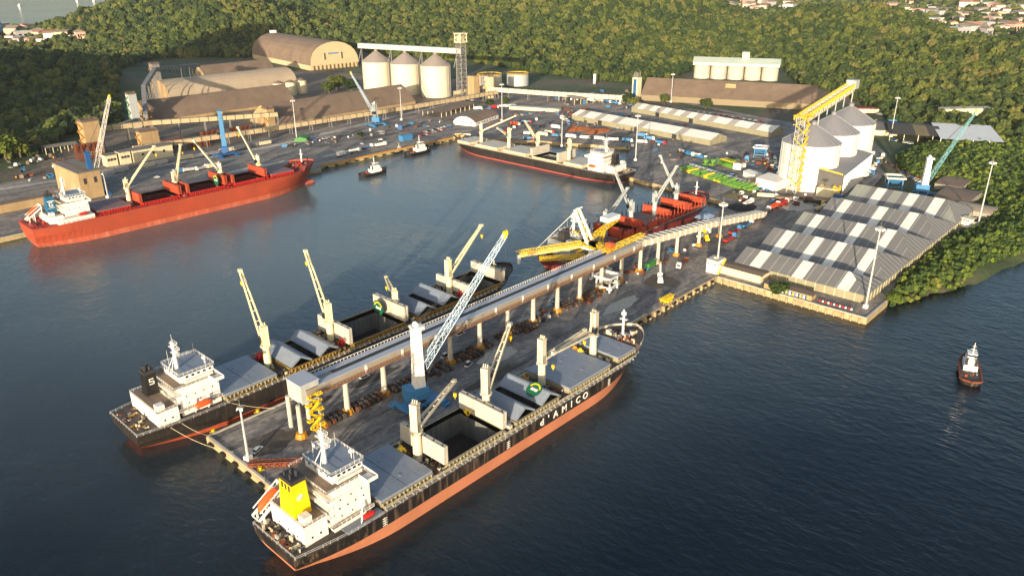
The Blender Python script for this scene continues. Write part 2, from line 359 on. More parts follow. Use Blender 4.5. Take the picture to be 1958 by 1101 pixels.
def strip(name, pts, w, z, m, kind='structure'):
    b = MB()
    for (p, q) in zip(pts[:-1], pts[1:]):
        p, q = Vector(p[:2]), Vector(q[:2]); n = (q-p).normalized(); n = Vector((-n.y, n.x))*w/2
        b.add([(*(p-n), z), (*(q-n), z), (*(q+n), z), (*(p+n), z)], [(0, 1, 2, 3)])
    return tag(b.build(name, m), kind='structure')
Road = asphalt('road_dusty', (176, 168, 156), (214, 206, 194), (130, 124, 116), .06)
for t_ in (7.5, 18, 46, 57):   # crane rails let into the pier
    strip('road_rail', [W(-1, t_), W(254, t_)], .35, 3.03, Dark)
for t_, w_ in ((12.5, .25), (52, .25)):    # worn lane lines
    for s_ in range(4, 248, 12): strip('road_marking', [W(s_, t_), W(s_+7, t_)], w_, 3.034, mat('worn_line_paint', (196, 190, 176), .8, .3, .8)) if s_ % 24 == 4 else None
strip('road', [at(-300, 405), at(0, 362), at(400, 302), at(520, 280), at(760, 222), at(900, 190)], 7, 3.02, Road)
strip('path', [at(1240, 250), at(1560, 330), at(1640, 330)], 3, 3.018, Road)
strip('road', [at(1400, 425), at(1480, 395), at(1620, 400), at(1680, 330), at(1640, 280), at(1500, 235), at(1300, 195), at(1000, 180)], 9, 3.01, asphalt('yard_road', (140, 130, 122), (170, 158, 146), (108, 102, 96), .06))
# ------------------------------------------------------------------ vegetation
def leaf_mat(name, c0, c1, c2):
    m = bpy.data.materials.new(name); m.use_nodes = True; N = m.node_tree.nodes; L = m.node_tree.links; b = N['Principled BSDF']; b.inputs['Roughness'].default_value = .7; b.inputs['Specular IOR Level'].default_value = .2
    oi = N.new('ShaderNodeObjectInfo'); r = N.new('ShaderNodeValToRGB'); e = r.color_ramp.elements
    e[0].position = 0; e[0].color = (*c0, 1); e[1].position = 1; e[1].color = (*c2, 1); x = e.new(.32); x.color = (c1[0]*.62, c1[1]*.72, c1[2]*.8, 1); x = e.new(.5); x.color = (*c1, 1); x = e.new(.68); x.color = (c2[0]*.72, c2[1]*.92, c2[2]*.6, 1); x = e.new(.8); x.color = (*c2, 1); x = e.new(.93); x.color = (c2[0]*1.05, c2[1]*.85, c2[2]*1.1, 1)
    at_ = N.new('ShaderNodeAttribute'); at_.attribute_type = 'GEOMETRY'; at_.attribute_name = 'tint'
    g = N.new('ShaderNodeNewGeometry'); n = N.new('ShaderNodeTexNoise'); n.inputs['Scale'].default_value = .55; n.inputs['Detail'].default_value = 5; L.new(g.outputs['Position'], n.inputs['Vector'])
    n3 = N.new('ShaderNodeTexNoise'); n3.inputs['Scale'].default_value = .008; n3.inputs['Detail'].default_value = 3; L.new(g.outputs['Position'], n3.inputs['Vector'])
    a1 = N.new('ShaderNodeMath'); a1.operation = 'MULTIPLY_ADD'; L.new(n3.outputs['Fac'], a1.inputs[0]); a1.inputs[1].default_value = .8; L.new(oi.outputs['Random'], a1.inputs[2])
    a2 = N.new('ShaderNodeMath'); a2.operation = 'MULTIPLY_ADD'; L.new(a1.outputs[0], a2.inputs[0]); a2.inputs[1].default_value = .72; a2.inputs[2].default_value = -.2
    L.new(a2.outputs[0], r.inputs[0])
    mr = N.new('ShaderNodeMapRange'); mr.inputs['From Min'].default_value = .3; mr.inputs['From Max'].default_value = .7; mr.inputs['To Min'].default_value = .5; mr.inputs['To Max'].default_value = 1.45; L.new(n.outputs['Fac'], mr.inputs[0])
    v = N.new('ShaderNodeVectorMath'); v.operation = 'SCALE'; L.new(r.outputs[0], v.inputs[0]); L.new(mr.outputs[0], v.inputs['Scale']); L.new(v.outputs[0], b.inputs['Base Color'])
    return m
LeafF = leaf_mat('forest_leaves', (.014, .028, .008), (.050, .066, .013), (.106, .100, .026))
LeafM = leaf_mat('mangrove_leaves', (.026, .046, .010), (.062, .088, .015), (.12, .135, .020))
Bark = mat('bark', (92, 76, 60), .9, .3, 1)
def forest_nodes(name, mtl, sub=3):
    ng = bpy.data.node_groups.new(name, 'GeometryNodeTree'); ng.interface.new_socket('Geometry', in_out='INPUT', socket_type='NodeSocketGeometry'); ng.interface.new_socket('Geometry', in_out='OUTPUT', socket_type='NodeSocketGeometry')
    N = ng.nodes; L = ng.links; gi = N.new('NodeGroupInput'); go = N.new('NodeGroupOutput')
    jn = N.new('GeometryNodeJoinGeometry')
    for k in range(4):
        ic = N.new('GeometryNodeMeshIcoSphere'); ic.inputs['Radius'].default_value = 1; ic.inputs['Subdivisions'].default_value = sub+1
        pos = N.new('GeometryNodeInputPosition')
        def nzv(scale, amt, off):
            va = N.new('ShaderNodeVectorMath'); va.operation = 'ADD'; L.new(pos.outputs[0], va.inputs[0]); va.inputs[1].default_value = (off, off*.7, k*7.3)
            n = N.new('ShaderNodeTexNoise'); n.inputs['Scale'].default_value = scale; n.inputs['Detail'].default_value = 2; L.new(va.outputs[0], n.inputs['Vector'])
            sb = N.new('ShaderNodeMath'); sb.operation = 'MULTIPLY_ADD'; L.new(n.outputs['Fac'], sb.inputs[0]); sb.inputs[1].default_value = amt*2; sb.inputs[2].default_value = -amt
            return sb
        a, b2 = nzv(1.2, .75, 3*k), nzv(5.0, .55, 11+k)
        ad = N.new('ShaderNodeMath'); ad.operation = 'ADD'; L.new(a.outputs[0], ad.inputs[0]); L.new(b2.outputs[0], ad.inputs[1])
        s1 = N.new('ShaderNodeMath'); s1.operation = 'ADD'; L.new(ad.outputs[0], s1.inputs[0]); s1.inputs[1].default_value = 1
        sv = N.new('ShaderNodeVectorMath'); sv.operation = 'SCALE'; L.new(pos.outputs[0], sv.inputs[0]); L.new(s1.outputs[0], sv.inputs['Scale'])
        mu = N.new('ShaderNodeVectorMath'); mu.operation = 'MULTIPLY'; L.new(sv.outputs[0], mu.inputs[0]); mu.inputs[1].default_value = (1, 1, .8+.1*k)
        sp = N.new('GeometryNodeSetPosition'); L.new(ic.outputs['Mesh'], sp.inputs['Geometry']); L.new(mu.outputs[0], sp.inputs['Position'])
        sm = N.new('GeometryNodeSetShadeSmooth'); sm.inputs['Shade Smooth'].default_value = False; L.new(sp.outputs[0], sm.inputs[0])
        mt = N.new('GeometryNodeSetMaterial'); mt.inputs['Material'].default_value = mtl; L.new(sm.outputs[0], mt.inputs['Geometry'])
        g2 = N.new('GeometryNodeGeometryToInstance'); L.new(mt.outputs[0], g2.inputs[0]); L.new(g2.outputs[0], jn.inputs[0])
    mp = N.new('GeometryNodeMeshToPoints'); L.new(gi.outputs[0], mp.inputs[0])
    ip = N.new('GeometryNodeInstanceOnPoints'); L.new(mp.outputs[0], ip.inputs['Points']); L.new(jn.outputs[0], ip.inputs['Instance']); ip.inputs['Pick Instance'].default_value = True
    rv = N.new('FunctionNodeRandomValue'); rv.data_type = 'FLOAT_VECTOR'; rv.inputs[0].default_value = (-.25, -.25, 0); rv.inputs[1].default_value = (.25, .25, 6.28); L.new(rv.outputs[0], ip.inputs['Rotation'])
    na = N.new('GeometryNodeInputNamedAttribute'); na.data_type = 'FLOAT'; na.inputs['Name'].default_value = 'sz'; L.new(na.outputs[0], ip.inputs['Scale'])
    L.new(ip.outputs[0], go.inputs[0]); return ng
def scatter(name, pts, sizes, mtl, label, cat, sub=3):
    me = bpy.data.meshes.new(name); me.vertices.add(len(pts)); me.vertices.foreach_set('co', np.asarray(pts, float).ravel())
    a = me.attributes.new('sz', 'FLOAT', 'POINT'); a.data.foreach_set('value', np.asarray(sizes, float)); me.materials.append(mtl); me.update()
    o = bpy.data.objects.new(name, me); C.objects.link(o); tag(o, label, cat, kind='stuff')
    md = o.modifiers.new('crowns', 'NODES'); md.node_group = forest_nodes(name, mtl, sub); return o
rs = np.random.RandomState(4)
def hex_pts(xa, xb, ya, yb, step):
    x = np.arange(xa, xb, step); y = np.arange(ya, yb, step*.87); X, Y = np.meshgrid(x, y); X = X+(np.arange(len(y)) % 2)[:, None]*step/2
    X = X+rs.uniform(-.38, .38, X.shape)*step; Y = Y+rs.uniform(-.38, .38, X.shape)*step; return X.ravel(), Y.ravel()
def cam_to_st(X, Y):
    wx = CAM.x+X*cR.x+Y*cF.x; wy = CAM.y+X*cR.y+Y*cF.y; return wx, -wy
def inframe(X, Y, z, m=60):
    # rough test that a point shows in (or just outside) the picture
    d = Y*math.cos(R(22.8))-(z-CAM.z)*math.sin(R(22.8)); v = (-(z-CAM.z)*math.cos(R(22.8))-Y*math.sin(R(22.8)))
    px = CX+F_PX*X/d; py = CY+F_PX*v/d; return px, py
P, Z = [], []
YARD = [at(x, y) for x, y in ((-200, 330), (60, 300), (130, 262), (235, 240), (225, 190), (262, 122), (300, 112), (470, 112), (560, 104), (660, 100), (700, 108), (900, 118), (1000, 136), (1100, 150), (1220, 160), (1300, 146), (1330, 132), (1495, 136), (1530, 168), (1620, 192), (1660, 205), (1700, 232), (1830, 262), (1958, 262), (2200, 300), (2200, 620), (1000, 700), (-600, 500))]
YARD = [(p.x, -p.y) for p in YARD]
for (ya, yb, step, sz) in ((560, 1250, 7.2, 4.7), (1250, 1750, 8.4, 5.5), (1750, 2400, 11.5, 7.4)):
    X, Y = hex_pts(-1900, 1300, ya, yb, step); S, T_ = cam_to_st(X, Y); hz = height(S, T_); px, py = inframe(X, Y, hz+8)
    yard = poly_sd(S, T_, YARD)
    ok = (poly_sd(S, T_, COAST) > 8) & (hz > 1) & (yard < -3) & (py > -50) & (px > -420) & (px < 2080) & (py < 420)
    town = (hz < 9) & (((X > 560) & (Y > 1350)) | ((X < -820) & (Y > 1450)))
    keep = ok & (~town | (rs.rand(*X.shape) < .25))
    S, T_, hz = S[keep], T_[keep], hz[keep]; s_ = sz*(.55+.95*rs.rand(len(S))**1.6)
    P.append(np.stack([S, -T_, hz+s_*.6+5.0*rs.rand(len(S))**2], -1)); Z.append(s_)
P = np.concatenate(P); Z = np.concatenate(Z); print('forest', len(P))
scatter('forest', P, Z, LeafF, 'dense green forest covering the hills behind the port', 'forest', 2)
# far trees between the houses
X, Y = hex_pts(-100, 3200, 2000, 4600, 30); S, T_ = cam_to_st(X, Y); hz = height(S, T_); px, py = inframe(X, Y, hz)
k = (px < 2050) & (py > -30) & (px > 1150) & ((hz > 8) | (rs.rand(len(X)) < .45)); s_ = 13*rs.uniform(.5, 1.2, k.sum())
scatter('woodland', np.stack([S[k], -T_[k], hz[k]+s_*.4], -1), s_, LeafF, 'far green trees around the distant town', 'trees', 1)
# mangrove on the right bank
MG = [at(x, y, 3) for x, y in ((1712, 300), (1740, 285), (1790, 272), (1880, 268), (1990, 262), (2100, 300), (2100, 440), (1958, 482), (1925, 492), (1870, 510), (1835, 548), (1800, 548), (1750, 568), (1705, 580), (1712, 540), (1770, 492), (1830, 446), (1868, 436), (1900, 412), (1890, 388), (1850, 362), (1800, 352), (1750, 340), (1715, 322))]
MG = [(p.x, -p.y) for p in MG]
a = np.array(MG); S, T_ = hex_pts(a[:, 0].min(), a[:, 0].max(), a[:, 1].min(), a[:, 1].max(), 2.7); k = poly_sd(S, T_, MG) > 0; S, T_ = S[k], T_[k]
d_ = poly_sd(S, T_, MG); s_ = np.clip(1.1+d_*.08, 1.1, 2.6)*rs.uniform(.65, 1.3, len(S)); print('mangrove', len(S))
scatter('mangrove', np.stack([S, -T_, np.clip(height(S, T_), .5, 3)+s_*.7+rs.rand(len(S))*2.2], -1), s_, LeafM, 'thick bright green mangrove along the right bank', 'mangrove', 2)
# single trees: trunk with limbs and a crown of leaf-sized faces
def leafy(b, c, rx, rz, n, sz, m=0):
    for _ in range(n):
        d = Vector((rnd()*2-1, rnd()*2-1, rnd()*2-1))
        if d.length < .05: continue
        lump = 1+.28*noise.noise(d.normalized()*2.2+Vector(c)*.37)
        r = (d.normalized()*(.45+.55*rnd()**.5)*lump); p = Vector(c)+Vector((r.x*rx, r.y*rx, r.z*rz))
        u = Vector((rnd()-.5, rnd()-.5, rnd()-.5)).normalized(); w = u.cross(d+Vector((0, 0, .4))).normalized()*sz*(.6+.8*rnd()); u = u*sz*(.6+.8*rnd())
        b.add([p-u-w*.4, p+w, p+u+w*.2, p-w], [(0, 1, 2, 3)], m)
def tree(px, py, h, r, label, z=3.0, name='broadleaf_tree', cat='tree', mtl=None):
    p = at(px, py, z); t = thing(name, label, cat, p, rnd()*6)
    b = MB(); b.cyl((0, 0, -.3), (.3, .2, h*.45), r*.09+.1, r*.06+.06, 7)
    for k in range(5):
        a = k*1.3; b.cyl((.25, .2, h*(.3+.03*k)), (math.cos(a)*r*.6, math.sin(a)*r*.6, h*(.55+.06*k)), r*.04+.05, .05, 5)
    b.build('trunk', Bark, t)
    b = MB()
    for k in range(9):
        a = k*2.4; q = .62*r*math.sqrt(k/9.); leafy(b, (math.cos(a)*q, math.sin(a)*q, h*(.62+.12*math.sin(k*1.7))-q*.15), r*.48, h*.24, 150, r*.10+.12)
    b.build('crown', mtl or LeafM, t); return t
# ------------------------------------------------------------------ cargo ships
def make_hull(P, L, B, D, zb, hullm, bootm, deckm, holes, hw, fc=.885, xs=.014, xe=.955, bowm=None, redrail=False, x0=0):
    hb = B/2; L = L-x0; holes = [(a-x0, c-x0) for a, c in holes]
    us = sorted(set([i/60 for i in range(61)]+[h/L for ab in holes for h in ab]+[fc, fc+.012, .985, .993, .004, .97]))
    def bd(u):
        a = .80+.20*math.sin(math.pi/2*min(1, u/.13)); b_ = 1 if u < .80 else max(0, 1-((u-.80)/.20)**2.5)**.62
        return hb*a*b_
    def bw(u):
        a = .30+.70*max(0, math.sin(math.pi/2*min(1, u/.20)))**.8; b_ = 1 if u < .76 else max(0, 1-((u-.76)/.24)**1.9)**.9
        return hb*a*b_
    def zd(u): return D+(0 if u < fc else 2.8*min(1, (u-fc)/.012))+(max(0, u-.6)**2)*3
    levels = [-3, 0, zb*.5, zb, zb, (zb+D)/2, None]
    def k_of(z, u=1): f_ = max(0, min(1, z/(D+1))); return f_**1.3 if u > .5 else 1-(1-f_)**2.6
    V = []
    for li, z in enumerate(levels):
        row = []
        for u in us:
            zz = zd(u) if z is None else z; k = 1 if z is None else k_of(zz, u)
            x = x0+((xs+(xe-xs)*u)*(1-k)+u*k)*L; row.append((x, bw(u)*(1-k)+bd(u)*k, zz))
        V.append(row)
    b = MB(); n = len(us)
    for li in range(6):
        if li == 3: continue
        m = 1 if li < 3 else 0
        for i in range(n-1):
            a, c, d, e = V[li][i], V[li][i+1], V[li+1][i+1], V[li+1][i]
            for sg in (-1, 1):
                q = [(p[0], sg*p[1], p[2]) for p in (a, c, d, e)]; b.add(q if sg < 0 else q[::-1], [(0, 1, 2, 3)], m)
        a, e = V[li][0], V[li+1][0]
        b.add([(a[0], -a[1]-.001, a[2]), (a[0], a[1]+.001, a[2]), (e[0], e[1], e[2]), (e[0], -e[1], e[2])], [(0, 3, 2, 1)], m)
    b.build('hull', [hullm, bootm], P, smooth=False)
    b = MB(); top = V[6]
    def solid(u): return any(a/L-1e-6 <= u < c/L-1e-6 for a, c in holes)
    for i in range(n-1):
        a, c = top[i], top[i+1]
        if solid(us[i]):
            for sg in (-1, 1):
                q = [(a[0], sg*hw, a[2]), (c[0], sg*hw, c[2]), (c[0], sg*c[1], c[2]), (a[0], sg*a[1], a[2])]; b.add(q if sg > 0 else q[::-1], [(0, 1, 2, 3)])
        else: b.add([(a[0], -a[1], a[2]), (c[0], -c[1], c[2]), (c[0], c[1], c[2]), (a[0], a[1], a[2])], [(0, 1, 2, 3)])
    b.build('deck', deckm, P)
    # bulwark round the bow and a railing along the sides
    b = MB()
    for i in range(n-1):
        a, c = top[i], top[i+1]
        if us[i] >= fc+.01:
            for sg in (-1, 1): b.beam((a[0], sg*a[1], a[2]+.6), (c[0], sg*c[1], c[2]+.6), .14, 1.2)
    b.build('bulwark', bowm or hullm, P)
    b = MB()
    for sg in (-1, 1):
        pts = [(t_[0], sg*(t_[1]-.15), t_[2]) for u, t_ in zip(us, top) if u <= fc+1e-6][::3]
        b.rail(pts, 1.1, 2.2, .10, bars=(1, .5))
    b.rail([(top[0][0]+.2, -top[0][1], top[0][2]), (top[0][0]+.2, top[0][1], top[0][2])], 1.1, 2.2, .1)
    b.build('railing', Red if redrail else LSteel, P)
    return bd, lambda v: zd((v*(L+x0)-x0)/L)
def hatch(P, x0, x1, hw, D, state, cm, cov, hold=HoldM, gear=None, emblem=None):
    ch = 1.9; zc = D+ch; L = x1-x0
    b = MB()
    for (a, c, e, f) in ((x0-.3, x0, -hw-.3, hw+.3), (x1, x1+.3, -hw-.3, hw+.3), (x0, x1, -hw-.3, -hw), (x0, x1, hw, hw+.3)): b.box(a, c, e, f, D-.02, zc)
    for sg in (-1, 1):
        b.box(x0-.5, x1+.5, sg*(hw+.55)-.25, sg*(hw+.55)+.25, zc-.25, zc-.05)
        k = x0
        while k < x1: b.box(k, k+.25, sg*(hw+.62)-.3, sg*(hw+.62)+.3, D, zc-.25); k += 1.6
    b.build('hatch_coaming', cm, P)
    if state != 'closed':
        b = MB(); zf = .4
        b.add([(x0, -hw, zf), (x1, -hw, zf), (x1, hw, zf), (x0, hw, zf)], [(0, 1, 2, 3)], 1)
        for q in (((x0, -hw), (x1, -hw)), ((x1, -hw), (x1, hw)), ((x1, hw), (x0, hw)), ((x0, hw), (x0, -hw))):
            (a, c), (e, f) = q; b.add([(a, c, zf), (e, f, zf), (e, f, zc), (a, c, zc)], [(3, 2, 1, 0)], 0)
            n_ = int(math.hypot(e-a, f-c)/2.2)
            for k in range(1, n_):
                px_, py_ = a+(e-a)*k/n_, c+(f-c)*k/n_; cx_, cy_ = (x0+x1)/2, 0
                ix = .12*(1 if px_ < cx_ else -1) if abs(a-e) < .01 else 0; iy = .12*(1 if py_ < 0 else -1) if abs(c-f) < .01 else 0
                b.beam((px_+ix, py_+iy, zf), (px_+ix, py_+iy, zc-2), .22, .22)
        b.build('cargo_hold', [hold, Cargo], P)
    t_ = .75
    def panel(p, q, nm='hatch_cover'):
        pb = MB(); p, q = Vector((p[0], 0, p[1])), Vector((q[0], 0, q[1])); d = (q-p); n = Vector((-d.z, 0, d.x)).normalized()*t_/2
        pb.obb((p+q)/2, d/2, (0, hw+.35, 0), n)
        side = 1 if n.z < 0 else -1
        return pb.build(nm, cov, P), p, q, n
    if state == 'closed':
        for (a, c) in ((x0-.4, (x0+x1)/2-.12), ((x0+x1)/2+.12, x1+.4)):
            pb = MB(); pb.box(a, c, -hw-.45, hw+.45, zc, zc+.85)
            pb.box((a+c)/2-.06, (a+c)/2+.06, -hw-.45, hw+.45, zc+.85, zc+.90)
            for sy in (-.5, .5): pb.box(a+1.2, a+2.0, sy*hw-.5, sy*hw+.5, zc+.85, zc+1.0)
            pb.build('hatch_cover', cov, P)
    elif state == 'vert':
        q = L/4
        for (xa, dr) in ((x0, 1), (x1, -1)):
            for k in (0, 1):
                xx = xa+dr*(-.55-k*1.15); o_, *_r = panel((xx, zc+.2), (xx+(.25 if k else -.0), zc+.2+q*1.0))
            for y in np.arange(-hw+1, hw, 4.2): eb = MB(); eb.box(xa-dr*1.2-.3, xa-dr*1.2+.3, y-.2, y+.2, zc+q*.98, zc+q+.45); eb.build('hinge_arm', Dark, P)
    elif state == 'tent':
        q = L/4*.99; an = R(32)
        for (xa, dr) in ((x0, 1), (x1, -1)):
            top = (xa+dr*q*math.cos(an), zc+.4+q*math.sin(an)); low = (xa+dr*2*q*math.cos(an), zc+.4)
            panel((xa, zc+.4), top); panel((top[0]+dr*.1, top[1]), low)
    # small gear round the hatch
    return zc
def emblem(P, M, r=3.6):
    """round company mark on a hatch cover: green disc, yellow ring and a pale word"""
    b = MB(M); n = 32
    def disc(r0, r1, z, m, a0=0, a1=2*math.pi):
        for i in range(n):
            a, c = a0+(a1-a0)*i/n, a0+(a1-a0)*(i+1)/n
            b.add([(r0*math.cos(a), r0*math.sin(a), z), (r1*math.cos(a), r1*math.sin(a), z), (r1*math.cos(c), r1*math.sin(c), z), (r0*math.cos(c), r0*math.sin(c), z)], [(0, 1, 2, 3)], m)
    disc(0.01, r, .02, 0); disc(r*.62, r*.8, .04, 1, .3, math.pi-.3)
    for k in range(4): b.add([(-r*.45+k*r*.25, -r*.2, .05), (-r*.27+k*r*.25, -r*.2, .05), (-r*.2+k*r*.25, r*.14, .05), (-r*.38+k*r*.25, r*.14, .05)], [(0, 1, 2, 3)], 2)
    return b.build('emblem', [DGreen, Yellow, White], P)
def crane(P, x, y, D, ph, tip_px=None, Lj=27, paint=Cream, jy=0, tip=None, house=8.5, hr=1.65, far=True, top=None, jibless=False, jibm=None, gear=Yellow):
    base = MB(); base.cyl((x, y, D), (x, y, D+ph), hr*.95, hr*.85, 16); base.cyl((x, y, D+ph-.5), (x, y, D+ph), hr*1.35, hr*1.35, 16)
    base.cyl((x, y, D), (x, y, D+1.1), hr*1.25, hr*1.0, 16); ped = base.build('crane_pedestal', paint, P)
    w = hr*.78; piv = Vector((x, y, D+ph+1.2))
    bpy.context.view_layer.update() if False else None
    Mw = Matrix.Translation(P.location) @ Euler(P.rotation_euler).to_matrix().to_4x4()
    if tip is None: tipw = reach(Mw @ piv, tip_px[0], tip_px[1], Lj, far); tip = Mw.inverted() @ tipw
    tip = Vector(tip); d = tip-piv; hd = Vector((d.x, d.y, 0)).normalized(); sd_ = Vector((-hd.y, hd.x, 0))
    b = MB(); zt = D+ph+house
    for sg in (-1, 1): b.obb(piv+Vector((0, 0, house/2-1.2))+sd_*sg*w*.72-hd*.2, hd*w*.9, sd_*w*.28, (0, 0, house/2))
    b.obb(piv+Vector((0, 0, house/2-1.2))-hd*w*.6, hd*w*.35, sd_*w*.9, (0, 0, house/2))
    b.obb(piv+Vector((0, 0, .3)), hd*w, sd_*w, (0, 0, 1.5)); b.obb(Vector((x, y, zt+.1)), hd*w*1.05, sd_*w*1.05, (0, 0, .25))
    for k in range(3): b.beam(Vector((x, y, zt+.3))+sd_*(k-1)*w*.6, Vector((x, y, zt+1.5))+sd_*(k-1)*w*.6+hd*.4, .3, .5)
    hs = b.build('crane_house', paint, ped)
    cb = MB(); cb.obb(piv+hd*w*1.15+sd_*w*.9+Vector((0, 0, 1.2)), hd*.9, sd_*.8, (0, 0, 1.2)); cb.build('crane_cab', Glass, ped)
    if jibless: return ped
    b = MB(); r0 = piv+hd*w*.8; e = .45
    for sg in (-1, 1): b.beam(r0+sd_*sg*w*.9, tip+sd_*sg*.45, .55, .85)
    nb = 7
    for k in range(1, nb+1):
        f = k/nb; c = r0+(tip-r0)*f; ww = w*.9*(1-f)+.45*f; b.beam(c-sd_*ww, c+sd_*ww, .35, .35)
    b.obb(tip, hd*.9, sd_*.7, (0, 0, .6)); b.build('jib', jibm or paint, ped)
    b = MB()
    for sg in (-1, 1): b.cyl(Vector((x, y, zt+1.2))+sd_*sg*.8+hd*.3, tip+sd_*sg*.3, .07, .07, 4)
    b.cyl(tip+hd*.4, tip+hd*.4-Vector((0, 0, 5)), .06, .06, 4); b.build('hoist_rope', Dark, ped)
    b = MB(); hk = tip+hd*.4-Vector((0, 0, 5.6)); b.obb(hk, (.35, 0, 0), (0, .5, 0), (0, 0, .7)); b.cyl(hk-Vector((0, 0, .7)), hk-Vector((0, 0, 1.6)), .25, .1, 6); b.build('hook_block', gear, ped)
    return ped
def grab(P, x, y, z, m, name='cargo_grab'):
    b = MB()
    for k in range(6):
        a = k*math.pi/3; c, s_ = math.cos(a), math.sin(a)
        b.beam((x+c*.4, y+s_*.4, z+3), (x+c*1.7, y+s_*1.7, z+1.7), .7, .5); b.beam((x+c*1.7, y+s_*1.7, z+1.8), (x+c*.7, y+s_*.7, z+.1), .9, .4)
    b.cyl((x, y, z+2.3), (x, y, z+3.6), .9, .6, 8); return b.build(name, m, P)
def windows(b, x0, x1, y, z, n, axis='x', w=.55, h=.6, sg=1, off=.03, P=None):
    for k in range(n):
        c = x0+(x1-x0)*(k+.5)/n; q = b if P is None else MB()
        if axis == 'x': q.box(c-w/2, c+w/2, min(y, y+sg*off), max(y, y+sg*off), z-h/2, z+h/2)
        else: q.box(min(y, y+sg*off), max(y, y+sg*off), c-w/2, c+w/2, z-h/2, z+h/2)
        if P is not None: q.build('window', Glass, P)
def clutter(P, name, spots, mats, n, smin=.4, smax=1.6, zf=None):
    for _ in range(n):
        x0, x1, y0, y1, z = random.choice(spots); x = x0+(x1-x0)*rnd(); y = y0+(y1-y0)*rnd(); z = zf(x) if zf else z; b = MB()
        a, c, h = [smin+(smax-smin)*rnd()**2 for _ in range(3)]; m = mats[int(rnd()*len(mats))]; q = rnd()
        if q < .45: b.box(x-a/2, x+a/2, y-c/2, y+c/2, z-.02, z+h); b.box(x-a/2-.06, x+a/2+.06, y-c/2-.06, y+c/2+.06, z+h*.9, z+h+.03); nm = 'deck_locker'
        elif q < .75: b.cyl((x, y, z-.02), (x, y, z+h), a*.4, a*.4, 8); b.cyl((x, y, z+h*.8), (x, y, z+h), a*.5, a*.5, 8); nm = 'vent'
        else: b.cyl((x-a, y, z+h*.6), (x+a, y, z+h*.6), .35*c, .35*c, 8); b.cyl((x-a, y, z+h*.6), (x-a*.8, y, z+h*.6), .5*c, .5*c, 8); b.cyl((x+a*.8, y, z+h*.6), (x+a, y, z+h*.6), .5*c, .5*c, 8); b.box(x-a, x+a, y-.1, y+.1, z-.02, z+h*.5); nm = 'winch'
        b.build(nm, m, P)
def mast(P, x, y, z, h, r=.5):
    b = MB(); b.cyl((x, y, z), (x, y, z+h), r, r*.55, 8)
    for k, (f, w) in enumerate(((.55, 2.2), (.75, 3.0), (.92, 1.8))):
        b.box(x-.5, x+.9, y-w, y+w, z+h*f, z+h*f+.18); b.rail([(x+.9, y-w, z+h*f+.18), (x+.9, y+w, z+h*f+.18)], .8, 1.2, .08)
    b.beam((x-2.6, y-1.5, z), (x, y, z+h*.55), .22, .22); b.beam((x-2.6, y+1.5, z), (x, y, z+h*.55), .22, .22)
    b.box(x+.2, x+.5, y-2.2, y+2.2, z+h*.62, z+h*.62+.3); b.box(x-.2, x+.1, y-1.3, y+1.3, z+h*.98, z+h*.98+.25); b.cyl((x, y, z+h), (x, y, z+h+3), .07, .05, 5)
    b.cyl((x, y+1.1, z+h*.78), (x, y+1.1, z+h*.78+1.2), .35, .35, 8); return b.build('mast', White, P)
